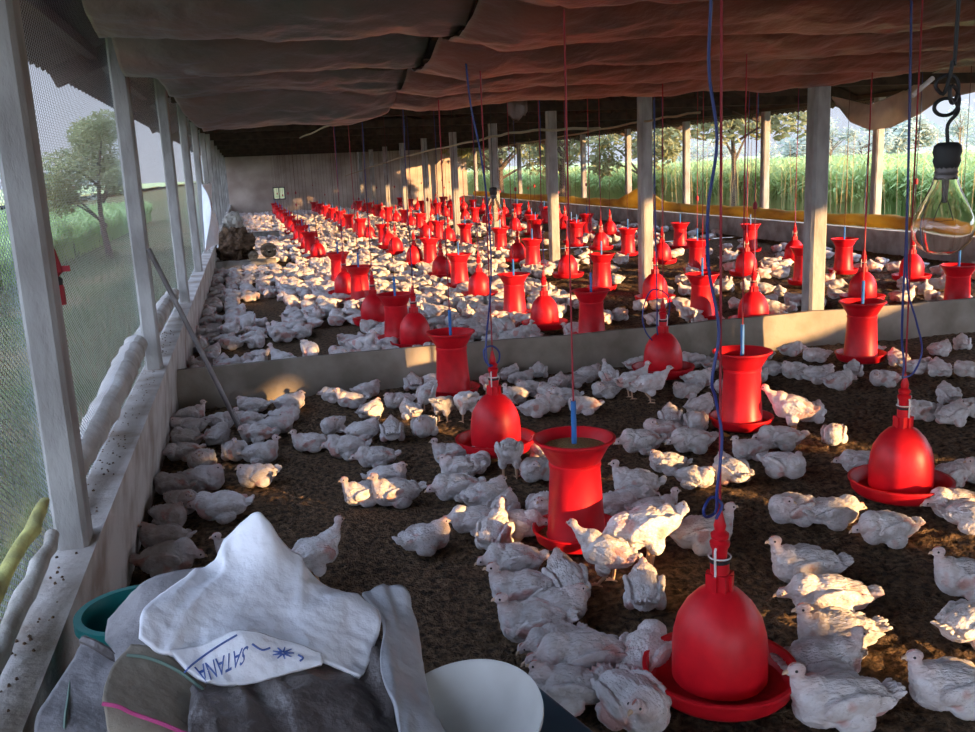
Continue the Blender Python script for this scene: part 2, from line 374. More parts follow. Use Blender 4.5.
# nets
mb = MB(); mb.add([(XL-.095, YN, .45), (XL-.095, YE, .45), (XL-.095, YE, 2.35), (XL-.095, YN, 2.35)], [(0, 1, 2, 3)])
no = tag(mb.obj('wire_net', M['net'], smooth=False), 'grey diamond wire netting stretched along the posts of the left ledge', 'wire net')
mb = MB(); mb.add([(XR+.10, 12.3, .36), (XR+.10, YE, .36), (XR+.10, YE, 2.22), (XR+.10, 12.3, 2.22)], [(0, 1, 2, 3)])
tag(mb.obj('wire_net', M['net2'], smooth=False), 'thin tan netting between the posts of the field-side wall', 'wire net')

# partition across the shed: butted sheets
mb = MB(); xs = np.linspace(XL, XR, 97); vs = []; fs = []
for i, x in enumerate(xs):
    yy = 6.38+.03*math.sin(x*1.9)+.012*fbm(x*3, 2); h = .272+.008*fbm(x*2.5, 7)-(.02 if x > 6 else 0)
    vs += [(x, yy-.025, -.03), (x, yy-.022, h), (x, yy+.022, h), (x, yy+.025, -.03)]
for i in range(96):
    for k in range(4):
        k2 = (k+1) % 4; fs.append((i*4+k, i*4+k2, i*4+4+k2, i*4+4+k))
fs += [(0, 1, 2, 3), (96*4+3, 96*4+2, 96*4+1, 96*4)]
mb.add(vs, fs)
tag(mb.obj('partition_wall', M['partition'], smooth=True), 'long low cement partition crossing the litter floor between the front and back pens', 'partition')
for (x1, y, lab, h) in ((.43, 15.95, 'short cement block stub under the rolled jute mats', .16), (.75, 23.2, 'short low cement stub by the left wall beyond the jute bundle', .2)):
    b = MB(); b.box(((XL+x1)/2, y, h/2-.02), (x1-XL-.01, .12, h+.04)); tag(b.obj('partition_stub', M['cement'], smooth=False), lab, 'partition')

# ------------------------------------------------------------------ ceiling tarps
def sheet(name, f, nu, nv, mt, th=.004, parent=None):
    vs = [f(i/nu, j/nv) for j in range(nv+1) for i in range(nu+1)]
    fs = [(j*(nu+1)+i, j*(nu+1)+i+1, (j+1)*(nu+1)+i+1, (j+1)*(nu+1)+i) for j in range(nv) for i in range(nu)]
    me = bpy.data.meshes.new(name); me.from_pydata([tuple(v) for v in vs], [], fs)
    for q in (mt if isinstance(mt, (list, tuple)) else [mt]): me.materials.append(q)
    bm = bmesh.new(); bm.from_mesh(me); bmesh.ops.recalc_face_normals(bm, faces=bm.faces)
    bmesh.ops.solidify(bm, geom=bm.faces[:], thickness=th); bm.to_mesh(me); bm.free()
    me.polygons.foreach_set('use_smooth', [True]*len(me.polygons)); me.update()
    return mk(name, me, parent)
def wr(x, y, s=1.0):
    r = 1-abs(mnoise.noise(Vector((x*2.2+y*1.3, y*3.5-x*.8, 1.7))))*2
    r2 = 1-abs(mnoise.noise(Vector((x*6-y*3, y*7+x*3, 9.1))))*2
    return s*(.022*r+.009*r2+.02*mnoise.noise(Vector((x*.9, y*1.1, 4))))
def ztarpL(x, y):    # underside height of the left sheets
    ys = [2.6, 3.6, 4.5, 5.35, 6.0, 6.45]
    for a, b in zip(ys, ys[1:]):
        if y <= b or b == ys[-1]:
            t = (y-a)/(b-a); break
    sag = .15*(1-(2*t-1)**2)
    base = 2.28-.055*(y-2.6)-.09*max(0, y-5.3)
    return base-sag+.03*math.sin(x*2+y)
def fL1(u, v):
    y = 2.6+v*(5.35-2.6); x0 = -.50+.0*v; x1 = .98-.04*v
    if v > .93: x0 += .0
    x = x0+(x1-x0)*u; return (x, y, ztarpL(x, y)+.02+wr(x, y)-.02*v)
tag(sheet('ceiling_tarp', fL1, 90, 140, M['tarpl']), 'grey brown plastic tarp sagging under the roof above the left ledge, nearer sheet', 'tarp')
def fL2(u, v):
    y = 5.30+v*1.2
    x0 = -.42+.20*v+.02*math.sin(v*9); x1 = 1.0-.03*v-.12*max(0, v-.7)
    x = x0+(x1-x0)*u
    z = 2.06-.10*v-.16*v**2-.05*math.sin(PI*min(1, v*2) if v < .5 else PI*(v-.5)*2)+.07*max(0, (u-.72))/.28*v+.02*math.sin(x*5)
    return (x, y, z+wr(x, y))
tag(sheet('ceiling_tarp', fL2, 90, 80, M['tarpl']), 'grey plastic tarp hanging lowest beyond the nearer sheet, its far edge drooping', 'tarp')
def ztarpR(x, y):
    ys = [2.6, 3.5, 4.3, 5.1, 5.8, 6.5]
    for a, b in zip(ys, ys[1:]):
        if y <= b or b == ys[-1]:
            t = (y-a)/(b-a); break
    zedge = np.interp(x, [.9, 1.15, 1.8, 2.8, 3.5, 4.2, 5.7, 9], [1.985, 1.93, 1.97, 1.985, 2.02, 2.03, 2.16, 2.2])
    return float(zedge)+.055*(6.5-y)*.9-.085*(1-(2*t-1)**2)
def fR(u, v):
    y = 2.6+v*3.9; x = .93+u*(9.0-.93); y2 = y+.12*v*math.sin(x*2.1)
    return (x, y2, ztarpR(x, y)+wr(x, y, .9))
tag(sheet('ceiling_tarp', fR, 260, 150, M['tarp']), 'wide reddish brown plastic tarp sagging below the roof over the red drinkers', 'tarp')
mb = MB(); mb.tube([atY(480, -5, 4.1)+Vector((0, 0, .02)), Vector((.93, 5.3, 2.12)), Vector((.90, 6.55, 2.02))], .014)
tag(mb.obj('tarp_pole', M['timber']), 'thin dark pole along the seam between the ceiling tarps', 'pole')
# rag dangling from the tarp edge
def frag(u, v):
    a = atY(508+20*u, 104, 6.55); return (a.x, 6.56+.01*math.sin(u*9), a.z+.03-.15*v*(1-.7*abs(u-.4))+.01*math.sin(u*20))
tag(sheet('rag', frag, 8, 8, M['tarp'], .003), 'small torn plastic rag dangling from the tarp edge', 'rag')

# white cloth under the right eave
def fcl(u, v):
    px = 832+u*160; top = np.interp(px, [832, 870, 905, 930, 992], [96, 105, 90, 78, 50]); bot = np.interp(px, [832, 850, 870, 890, 920, 940, 975, 992], [99, 122, 130, 128, 114, 100, 92, 88])
    if px > 905: top = np.interp(px, [905, 925, 992], [92, 76, 50])
    p = atX(px, top+(bot-top)*v, 8.80+.05*math.sin(px*.12+v*3)); return p
tag(sheet('shade_cloth', fcl, 60, 14, M['cloth'], .006), 'pale cloth sheet drooping below the eave on the field side', 'cloth')

# added sun-blocking sheet near the camera, beyond the frame, on the field-side wall
def sunblocker(y0, y1, za, zb, lab, seed):
    def f(u, v):
        y = y0+(y1-y0)*u; top = zb
        return (XR+.03+.03*math.sin(y*9+v*2), y, za+(top-za)*v)
    tag(sheet('sunblocker_sheet', f, 60, 10, M['yellow'], .006), lab, 'sunblocker', 'added unseen sun blockers on the field-side wall')

# yellow rolled tarps lying on the right wall, and the tarp apron hanging over it
def fy(u, v):
    y = 9.0+u*28; a = v*2*PI
    r = .105+.03*fbm(y*.8, 3)+(.17*math.exp(-((y-20.6)/.9)**2))
    return (XR-.02+.10*math.cos(a)+.02*fbm(y*3, a), y, .37+r*.85+r*math.sin(a)*(.9 if math.sin(a) > 0 else .85)+.01*fbm(y*6, v*3))
vs = []; nu, nv = 260, 18
mb = MB(); mb.add([fy(i/nu, j/nv) for i in range(nu+1) for j in range(nv)], [(i*nv+j, i*nv+(j+1) % nv, (i+1)*nv+(j+1) % nv, (i+1)*nv+j) for i in range(nu) for j in range(nv)]+[tuple(range(nv)), tuple(nu*nv+j for j in range(nv))])
tag(mb.obj('rolled_tarp', M['yellow']), 'long yellow brown tarp rolled down along the top of the field-side wall', 'tarp')

# left: rolled net and the fabric roll on the ledge
def roll(name, pts, rad, mt, label, cat, n=14, amp=.2, seg=10):
    P = crom(pts, seg); mb = MB(); rs = [ (rad if not hasattr(rad, '__len__') else float(np.interp(i/(len(P)-1), np.linspace(0, 1, len(rad)), rad)))*(1+amp*fbm(p.y*5, p.z*5, p.x*5)) for i, p in enumerate(P)]
    mb.tube(P, rs, n)
    me = mb.mesh(name, mt)
    for v in me.vertices:
        v.co += Vector((mnoise.noise(v.co*14), mnoise.noise(v.co*14+Vector((9, 0, 0))), mnoise.noise(v.co*14+Vector((0, 9, 0)))))*.016
    return tag(mk(name, me), label, cat)
M['fabroll'] = mat('fab_roll', (.52, .50, .46), (.34, .31, .27), scale=9, rough=.9, bump=.7, bscale=30, bdist=.015)
M['netyel'] = mat('yellow_net', (.62, .60, .20), (.34, .32, .12), scale=14, rough=.8, bump=.6, bscale=40, bdist=.01)
roll('fabric_roll', [(XL-.105, 3.05, .50), (XL-.10, 3.6, .56), (XL-.10, 4.3, .57), (XL-.10, 5.0, .61), (XL-.10, 5.42, .62)], [.03, .05, .06, .065, .05], M['fabroll'], 'pale woven fabric rolled up on the ledge between the two nearest posts', 'fabric roll')
roll('fabric_roll', [(XL-.105, 5.7, .60), (XL-.10, 6.5, .58), (XL-.10, 7.4, .58), (XL-.10, 8.35, .56)], [.05, .06, .055, .045], M['fabroll'], 'pale woven fabric roll on the ledge beyond the leaning pipe', 'fabric roll')
roll('net_roll', [(XL-.07, 1.3, .60), (XL-.07, 2.0, .61), (XL-.068, 2.72, .635)], [.024, .024, .016], M['netyel'], 'yellow green net roll along the ledge edge, before the nearest post', 'net roll')
roll('net_roll', [(XL-.062, 1.3, .505), (XL-.062, 2.0, .51), (XL-.062, 2.72, .53)], [.024, .024, .018], M['fabroll'], 'whitish net bundle under the yellow roll on the ledge edge', 'net roll')
# specks on the ledge
mb = MB()
for i in range(420):
    y = random.uniform(1.8, 7); x = XL-.135+.13*random.random()**1.6; s = random.uniform(.002, .006)
    mb.box((x, y, .452), (s*1.6, s*1.3, s), rot=(0, 0, random.random()*3), taper=.6)
tag(mb.obj('droppings', M['jute'], smooth=False), 'dark droppings and grit scattered along the left ledge', 'grit', kind='stuff')
b = MB(); b.box((XL-.035, 2.93, .50), (.05, .055, .10), rot=(0, .08, .3), taper=.8)
tag(b.obj('cement_lump', M['cement'], smooth=False), 'small chunk of cement on the ledge against the nearest post', 'stone')
# red drinker part hanging on first post
t = empty('drinker_part', (XL-.045, 3.17, 1.13)); t.scale = (.8, .8, .9); tag(t, 'dark red drinker part hung by its clip from the nearest ledge post', 'drinker part')
b = MB(); b.lathe([(.0, 0), (.026, 0), (.026, .06), (.022, .07)], 14); b.obj('tube', M['red2'], t)
b = MB(); b.lathe([(.022, .07), (.024, .09), (.012, .10)], 12); b.obj('ring', M['black'], t)
b = MB(); b.lathe([(.012, .10), (.03, .115), (.022, .15), (.012, .19), (0, .21)], 14); b.box((.035, 0, .125), (.04, .012, .02)); b.obj('valve', M['red2'], t)

# leaning pipe
p0 = at(245, 441, .0); p1 = Vector((XL+.02, 5.40, 1.14))
b = MB(); b.tube([p0+Vector((0, 0, .012)), p0.lerp(p1, .4)+Vector((.006, 0, 0)), p1], .014, 10)
tag(b.obj('leaning_pipe', M['steel']), 'long dark metal pipe leaning from the litter onto the second ledge post', 'pipe')
# hanging white cloth on left wall, jute bundle, mats
def fw(u, v):
    pts = [(198, 184, 13.2), (224, 182, 13.4)] ; y = 13.0+u*1.1*(1-.35*v)+.25*v; z = 1.42-.86*v
    return (XL+.03+.09*math.sin(u*5+v*4)*(1-.3*v)+.05*u, y+.05*math.sin(v*11), z+.03*math.sin(u*8+v*3))
tag(sheet('white_cloth', fw, 26, 34, M['sackw'], .008), 'white plastic sack hanging twisted on the left wall above the jute bundle', 'sack')
def blob(name, c, r, mt, label, cat, amp=.25, sc=6, rot=0):
    bm = bmesh.new(); bmesh.ops.create_icosphere(bm, subdivisions=5, radius=1)
    for v in bm.verts:
        n = 1+amp*mnoise.fractal(v.co*sc*.4+Vector(c), 1, 2, 3)-.10*abs(mnoise.noise(v.co*sc+Vector(c)))
        v.co = Vector((v.co.x*r[0]*n, v.co.y*r[1]*n, max(v.co.z*r[2]*n, -r[2]*.97)))
    me = bpy.data.meshes.new(name); bm.to_mesh(me); bm.free(); me.materials.append(mt)
    me.polygons.foreach_set('use_smooth', [True]*len(me.polygons))
    o = mk(name, me); o.location = c; o.rotation_euler = (0, 0, rot); return tag(o, label, cat)
blob('jute_bundle', (-.22, 16.2, .38), (.30, .34, .30), M['jute'], 'dark brown heap of crumpled jute sacks piled on the cement stub', 'sacks', .35, 7)
def spiral(name, x0, x1, y, z, r, label):
    t = MB(); n = 70
    P = [(y+.0+(r*(1-.8*i/n))*math.cos(i*.42), z+(r*.8*(1-.8*i/n))*math.sin(i*.42)) for i in range(n)]
    vs = []; fs = []
    for (yy, zz) in P:
        for x in (y-.3, y+.25): vs.append((x0+(yy-y), x+.01*random.random(), zz))
    fs = [(2*i, 2*i+1, 2*i+3, 2*i+2) for i in range(n-1)]
    me = bpy.data.meshes.new(name); me.from_pydata(vs, [], fs); me.materials.append(M['jute2'])
    bm = bmesh.new(); bm.from_mesh(me); bmesh.ops.solidify(bm, geom=bm.faces[:], thickness=.012); bm.to_mesh(me); bm.free()
    return tag(mk(name, me), label, 'mat roll')
spiral('rolled_mat', .32, 0, 16.0, .29, .145, 'tan jute mat rolled up at the right end of the dark bundle')
spiral('rolled_mat', .06, 0, 15.82, .235, .085, 'small rolled jute mat at the foot of the dark bundle')
blob('grain_sack', (-.30, 23.6, .40), (.24, .3, .30), M['cloth'], 'pale plastic sack on the far cement stub by the left wall', 'sack', .25, 6)

# ------------------------------------------------------------------ feeders and drinkers
def lod(n): return n
def feeder_meshes(n, full):
    d = {}
    b = MB(); b.lathe([(0, .012), (.165, .012), (.178, .022), (.190, .062), (.197, .064), (.197, .070), (.187, .070), (.172, .030), (.12, .022), (0, .022)], n); d['pan'] = b.mesh('pan', M['red'])
    b = MB(); b.lathe([(.120, .030), (.132, .030), (.134, .040), (.129, .048), (.119, .18), (.111, .318), (.115, .325), (.115, .338), (.108, .343), (.108, .33), (.117, .17), (.122, .05), (.120, .030)], n); d['barrel'] = b.mesh('barrel', M['red'])
    b = MB(); b.lathe([(.103, .337), (.112, .345), (.150, .405), (.168, .428), (.180, .432), (.180, .440), (.168, .441), (.150, .424), (.108, .360), (.100, .345)], n); d['funnel'] = b.mesh('funnel', M['red'])
    b = MB(); pr = [(0, .415), (.05, .412), (.10, .405), (.142, .402)] if full else [(0, .365), (.06, .36), (.108, .352)]
    b.lathe(pr, n); d['feed'] = b.mesh('feed', M['feed'])
    b = MB(); b.lathe([(.128, .034), (.150, .036), (.172, .030)], n); d['pan_feed'] = b.mesh('pan_feed', M['feed'])
    b = MB(); b.tube([(0, 0, .37), (0, 0, .585)], .0105, 8); d['hanging_tube'] = b.mesh('hanging_tube', M['blue'])
    return d
def drinker_meshes(n):
    d = {}
    b = MB(); b.lathe([(0, .008), (.15, .008), (.185, .014), (.200, .030), (.208, .066), (.214, .068), (.214, .075), (.203, .075), (.194, .040), (.178, .024), (.10, .018), (0, .018)], n); d['pan'] = b.mesh('pan', M['red'])
    b = MB(); b.lathe([(.128, .040), (.131, .044), (.131, .13), (.127, .175), (.116, .218), (.092, .260), (.060, .294), (.034, .308), (.032, .30), (.055, .28), (.112, .2), (.126, .13), (.126, .040)], n); d['bell'] = b.mesh('bell', M['red'])
    b = MB(); b.box((0, 0, .325), (.058, .058, .055)); b.lathe([(.026, .30), (.026, .385), (.020, .39)], 16)
    for k in range(4): b.box((.032*math.cos(k*PI/2), .032*math.sin(k*PI/2), .325), (.012, .012, .05))
    d['neck'] = b.mesh('neck', M['red'])
    b = MB(); b.lathe([(.027, .383), (.027, .392)], 16); b.lathe([(0, .3925), (.026, .392)], 16); d['seal_ring'] = b.mesh('seal_ring', M['black'])
    b = MB(); b.lathe([(.019, .388), (.021, .42), (.026, .43), (.028, .442), (.018, .45), (.024, .455), (.025, .466), (.014, .475), (.017, .49), (.009, .52), (.006, .535), (0, .536)], 16); d['valve'] = b.mesh('valve', M['red'])
    b = MB()
    for sg in (-1, 1):
        b.tube([(sg*.028, 0, .345), (sg*.030, 0, .40), (sg*.030, .0, .425), (sg*.020, 0, .435)], .0035, 6)
    b.tube([(.030*math.cos(a), .030*math.sin(a), .40) for a in np.linspace(0, 2*PI, 17)], .0025, 5); d['wire_clip'] = b.mesh('wire_clip', M['wire'])
    return d
FM, FMf, DM = feeder_meshes(48, False), feeder_meshes(48, True), drinker_meshes(48)
FM2, DM2 = feeder_meshes(18, False), drinker_meshes(18)
def joined(d, name):
    bm = bmesh.new(); mats = []
    for k, me in d.items():
        o = len(bm.faces); mt = me.materials[0]
        if mt not in mats: mats.append(mt)
        bm.from_mesh(me); bm.faces.ensure_lookup_table()
        for f in bm.faces[o:]: f.material_index = mats.index(mt)
    me = bpy.data.meshes.new(name); bm.to_mesh(me); bm.free()
    for q in mats: me.materials.append(q)
    return me
for me_ in {id(q): q for d_ in (FM, FMf, FM2) for q in d_.values()}.values():
    if me_.name.startswith('hanging'): continue
    for v in me_.vertices: v.co.x *= .90; v.co.y *= .90
FJ, DJ = joined(FM2, 'feeder_body'), joined(DM2, 'drinker_body')
b = MB(); b.tube([(0, 0, 0), (.001, .0006, .5), (0, 0, 1)], .0027, 5); CORD = b.mesh('cord', M['cordm'])
b = MB(); b.tube([(0, 0, 0), (.001, .0006, .5), (0, 0, 1)], .0038, 5); CORDR = b.mesh('cord', M['red2'])
b = MB(); b.tube([(.012, .004, 0), (.002, .02, .3), (.012, .0, .6), (.0, .0, 1)], .0034, 5); HOSE = b.mesh('hose', M['hose'])
b = MB(); b.lathe([(0, 0), (.018, .0), (.020, .04), (.012, .06), (0, .065)], 10); WEIGHT = b.mesh('clip', M['red2'])
def topz(x, y):
    if y < 5.35 and x < .95: return ztarpL(x, y)
    if y < 6.55: return (ztarpR(x, y) if x > .95 else 1.95)
    return 2.3 if abs(((y-6.62)/3.3) % 1) < .12 else 2.75
landmarks = []
used = []
def put_unit(kind, x, y, lab, near, z=.02, full=False, cordr=False, hose=True, own_hose=None, group=None):
    e = empty('tube_feeder' if kind == 'F' else 'bell_drinker', (x, y, z), random.random()*PI if kind == 'F' else random.uniform(-.3, .3))
    e['label'] = lab; e['category'] = 'feeder' if kind == 'F' else 'drinker'; e['group'] = group or ('red tube feeders' if kind == 'F' else 'red bell drinkers')
    if kind == 'D' and near > 1: e.rotation_euler = (random.uniform(-.008, .008), random.uniform(-.008, .008), random.random()*6)
    if near >= 1:
        d = (FMf if full else FM) if kind == 'F' else DM
        if near == 1: d = FM2 if kind == 'F' else DM2
        if near == 1 and y > 15: 
            mk('body', FJ if kind == 'F' else DJ, e)
        else:
            for k, me in d.items(): mk(k, me, e)
    else:
        mk('body', FJ if kind == 'F' else DJ, e)
    top = topz(x, y)-z; z0 = .565 if kind == 'F' else .53
    c = mk('cord', CORDR if cordr else CORD, e); c.location = (0, 0, z0); c.scale = (1, 1, top-z0)
    if kind == 'D' and hose and y < 16:
        h = mk('hose', HOSE, e); h.location = (0, 0, z0-.05); h.scale = (1, 1, top-z0+.05)
    if random.random() < .22 and y > 6.6:
        w_ = mk('clip', WEIGHT, e); w_.location = (0, 0, random.uniform(.75, 1.1))
    used.append((x, y)); return e

def base(px, py, r, z=.02):
    p = at(px, py, z); d = Vector((p.x, p.y, 0)).normalized(); return p.x+d.x*r*.9, p.y+d.y*r*.9
FRONT = [
 ('D', 719, 727, 'red bell drinker hanging nearest the camera, its whole bell and pan in view', 'the nearest drinker'),
 ('F', 577, 556, 'large red tube feeder with brown feed heaped in its funnel', 'the feed-filled feeder'),
 ('D', 497, 462, 'red bell drinker with a looped blue hose, beside the feed-filled feeder', 'the looped-hose drinker'),
 ('F', 454, 400, 'red tube feeder before the left of the partition, beyond the looped-hose drinker', 'the feeder left of it'),
 ('F', 741, 433, 'red tube feeder with a short blue tube, right of the feed-filled one', 'the blue-tube feeder'),
 ('D', 899, 510, 'red bell drinker under a blue hose, right of the blue-tube feeder', 'the hose-hung drinker'),
 ('D', 663, 383, 'red bell drinker hanging just before the middle of the partition', 'the partition drinker'),
 ('F', 860, 364, 'red tube feeder overlapping the partition below the bulb side', 'the partition feeder')]
NICK = {0: 'the nearest drinker', 1: 'the feed-filled feeder', 2: 'the looped-hose drinker', 3: 'the left partition feeder', 4: 'the blue-tube feeder', 5: 'the hose-hung drinker', 6: 'the partition drinker', 7: 'the right partition feeder'}
for i, (k, px, py, lab, nk) in enumerate(FRONT):
    x, y = base(px, py, .2, .03)
    z = .035 if k == 'D' else .01
    e = put_unit(k, x, y, lab, 2, z=z, full=(i == 1), cordr=True, hose=False)
    landmarks.append((x, y, NICK[i]))
    # individual hoses
    if i == 0:
        pts = [(716, 519), (722, 505), (712, 497), (704, 508), (706, 517), (716, 511), (717, 490), (722, 440), (716, 400), (712, 380), (719, 330), (709, 270), (708, 210), (717, 140), (709, 70), (711, 0), (711, -40)]
    elif i == 2:
        pts = [(493, 366), (486, 362), (484, 350), (492, 346), (499, 352), (498, 362), (489, 366), (486, 350), (487, 330), (490, 300), (491, 255), (487, 200), (480, 150), (470, 100), (463, 30)]
    elif i == 5:
        pts = [(903, 378), (904, 362), (902, 340), (903, 300), (906, 240), (908, 180), (910, 100), (911, 30), (911, -30)]
    elif i == 6:
        pts = [(656, 345), (645, 330), (643, 310), (652, 290), (668, 296), (668, 318), (658, 335), (657, 300), (655, 200), (654, 100)]
    else: pts = None
    if pts:
        b = MB(); b.tube(crom([atY(p[0], p[1], y-.02+.012*(j % 3)) for j, p in enumerate(pts)], 6), .0048 if i else .0042, 7)
        h = b.obj('hose', M['hose'])
        h.parent = e; bpy.context.view_layer.update(); h.matrix_parent_inverse = e.matrix_world.inverted()
    if i == 5:
        b = MB(); b.tube(crom([atY(q[0], q[1], y-.05) for q in [(903, 378), (914, 372), (922, 350), (916, 320), (908, 290), (907, 240), (909, 120), (912, -20)]], 6), .004, 6)
        h = b.obj('hose', M['hose']); h.parent = e; h.matrix_parent_inverse = e.matrix_world.inverted()

BACK = [('F', 592, 341), ('D', 545, 330), ('D', 416, 350), ('F', 398, 343), ('D', 375, 326), ('F', 361, 303), ('D', 346, 297), ('F', 340, 284), ('F', 515, 317), ('D', 480, 299), ('F', 460, 288), ('D', 442, 278), ('D', 415, 265),
 ('F', 702, 320), ('D', 753, 327), ('D', 655, 303), ('F', 602, 290), ('D', 568, 278), ('F', 533, 268), ('D', 518, 262), ('F', 501, 252), ('D', 601, 250), ('F', 577, 246), ('F', 628, 255), ('D', 862, 303), ('F', 956, 312), ('D', 911, 281), ('F', 843, 273),
 ('D', 746, 276), ('F', 697, 272), ('D', 794, 262), ('F', 803, 284), ('F', 680, 248), ('F', 750, 251), ('D', 662, 264), ('F', 536, 241), ('D', 565, 229), ('D', 610, 236), ('F', 587, 234),
 ('F', 431, 265), ('F', 466, 246), ('D', 396, 254), ('F', 384, 245), ('F', 439, 241), ('D', 449, 243), ('D', 426, 239)]
rowsX = [1.15, 2.58, 4.12, 5.9, 7.3]
rown = ['left wall', 'looped-hose', 'middle post', 'field-side inner', 'field-side outer']
units = []
for (k, px, py) in BACK:
    x, y = base(px, py, .18, .05)
    units.append((k, x, y))
for ri, rx in enumerate(rowsX):
    y = 16.4+.3*(ri % 2); i = ri
    while y < 37.6:
        xx = rx+random.uniform(-.05, .05)
        if all((xx-u[1])**2+(y-u[2])**2 > .75**2 for u in units):
            units.append(('F' if i % 2 else 'D', xx, y))
        y += 1.25+random.uniform(-.04, .04); i += 1
units.sort(key=lambda u: u[2]); cnt = {}
for (k, x, y) in units:
    ri = min(range(5), key=lambda r: abs(rowsX[r]-x)); key = (k, ri); cnt[key] = cnt.get(key, 0)+1
    lab = 'red %s, %s of its kind beyond the partition in the %s row' % ('tube feeder' if k == 'F' else 'bell drinker', ORD[cnt[key]-1], rown[ri])
    put_unit(k, x, y, lab, 1 if y < 16 else 0, z=.03 if k == 'D' else .015, cordr=(y < 12 and random.random() < .5))
    landmarks.append((x, y, None))

# ------------------------------------------------------------------ chickens
def build_chicken(pose, voxel, seed, detail=True):
    rnd = random.Random(seed)
    E = []     # (center, radii, euler, tag)
    stand = pose in ('stand', 'eat', 'walk')
    zb = .145 if stand else .068
    tilt = {'stand': -.12, 'walk': -.15, 'eat': .30}.get(pose, -.05)
    def T(p):  # rotate body about its centre
        x, y, z = p; c, s = math.cos(-tilt), math.sin(-tilt); return (x*c-z*s, y, x*s+z*c+zb)
    fat = 1.0
    E.append((T((0, 0, .004)), (.102, .074*fat, .066), (0, tilt, 0), 0))
    E.append((T((.052, 0, -.006)), (.062, .062, .058), (0, tilt, 0), 0))
    E.append((T((-.065, 0, .006)), (.062, .056, .050), (0, tilt, 0), 0))
    for sg in (-1, 1):   # folded wings and thighs
        sp = {'spread': .02}.get(pose, 0)
        E.append((T((-.008, sg*(.062+sp), .014)), (.076, .017, .040), (sg*-.25, tilt+.18, sg*.10), 1))
        E.append((T((-.070, sg*(.050+sp*1.6), .012)), (.052, .010, .022), (sg*-.2, tilt+.30, sg*-.12), 1))
        E.append((T((-.098, sg*(.038+sp*1.6), .006)), (.040, .006, .011), (sg*-.2, tilt+.35, sg*-.2), 1))
        if not stand: E.append(((-.02, sg*.056, .036), (.050, .030, .034), (0, 0, 0), 0))
        else: E.append((T((-.012, sg*.040, -.050)), (.034, .026, .042), (0, tilt, 0), 0))
    for k in range(-2, 3):  # tail fan
        E.append((T((-.128, k*.012, .026-abs(k)*.003)), (.034, .008, .011), (0, tilt+.42+.03*abs(k), -k*.22), 1))
    # neck and head
    S0 = T((.070, 0, .026))
    hy = 0.0
    if pose == 'up': H = (.108, rnd.uniform(-.02, .02), zb+.100); hy = rnd.uniform(-.4, .4)
    elif pose == 'low': H = (.138, rnd.uniform(-.03, .03), zb+.014); hy = rnd.uniform(-.4, .4)
    elif pose == 'left': H = (.098, .060, zb+.066); hy = 1.2
    elif pose == 'right': H = (.098, -.060, zb+.066); hy = -1.2
    elif pose == 'tuck': H = (.055, .036, zb+.066); hy = 2.4
    elif pose == 'tuckr': H = (.055, -.036, zb+.066); hy = -2.4
    elif pose == 'hunch': H = (.092, 0, zb+.070); hy = rnd.uniform(-.3, .3)
    elif pose == 'stand': H = (.135, 0, zb+.125); hy = .2
    elif pose == 'walk': H = (.160, .01, zb+.105); hy = -.1
    elif pose == 'eat': H = (.165, 0, zb-.07); hy = 0
    else: H = (.120, 0, zb+.07)
    Sv = Vector(S0); Hv = Vector(H); n = 7
    mid = Sv.lerp(Hv, .5)+Vector((.022, 0, -.010))
    for i in range(n+1):
        t = i/n; p = Sv*(1-t)**2+mid*2*t*(1-t)+Hv*t*t; r = .036*(1-t)**1.8+.0150
        E.append((tuple(p), (r, r, r), (0, 0, 0), 0))
    pitch = {'eat': 1.0, 'low': .35, 'tuck': .2}.get(pose, .08)
    hd = Vector((math.cos(hy)*math.cos(pitch), math.sin(hy)*math.cos(pitch), -math.sin(pitch)))
    E.append((H, (.0245, .0190, .0195), (0, pitch, hy), 2))
    E.append((tuple(Hv+hd*.016+Vector((0, 0, -.003))), (.013, .011, .011), (0, pitch, hy), 2))
    bm = bmesh.new()
    for c, r, eu, tg in E:
        mtx = Matrix.Translation(c) @ Euler(eu).to_matrix().to_4x4() @ Matrix.Diagonal((r[0], r[1], r[2], 1))
        bmesh.ops.create_icosphere(bm, subdivisions=3, radius=1, matrix=mtx)
    me = bpy.data.meshes.new('tmp'); bm.to_mesh(me); bm.free()
    o = bpy.data.objects.new('tmp', me); COL.objects.link(o)
    md = o.modifiers.new('r', 'REMESH'); md.mode = 'VOXEL'; md.voxel_size = voxel
    sm = o.modifiers.new('s', 'SMOOTH'); sm.factor = .5; sm.iterations = 3 if detail else 2
    dg = bpy.context.evaluated_depsgraph_get(); dg.update()
    me2 = bpy.data.meshes.new_from_object(o.evaluated_get(dg)); bpy.data.objects.remove(o)
    me2.name = 'chicken'
    Cn = np.array([e[0] for e in E]); nv = len(me2.vertices)
    co = np.empty(nv*3); me2.vertices.foreach_get('co', co); co = co.reshape(-1, 3)
    nr = np.empty(nv*3); me2.vertex_normals.foreach_get('vector', nr) if hasattr(me2, 'vertex_normals') else me2.vertices.foreach_get('normal', nr)
    nr = nr.reshape(-1, 3)
    skin = np.zeros(nv); off = Vector((seed*3.1, seed*1.7, seed*.9))
    for i in range(nv):
        p = Vector(co[i]); dH = (p-Hv).length; body = min(1, max(0, (dH-.022)/.03))
        if detail:
            a = mnoise.noise(Vector((p.x*42, p.y*70, p.z*70))+off); b2 = mnoise.noise(p*24+off); c2 = mnoise.noise(p*120+off)
            q = (p.x*34+1.2*a) % 1.0           # shingled feather rows
            e2 = 1-2*abs(mnoise.noise(p*52+off)); d = .0020*a+.0068*b2*body+.0012*c2*body+.0022*(q-.5)*body+.0014*e2*body
        else:
            d = .005*mnoise.noise(p*26+off)*body
        co[i] += nr[i]*d*max(.25, body)
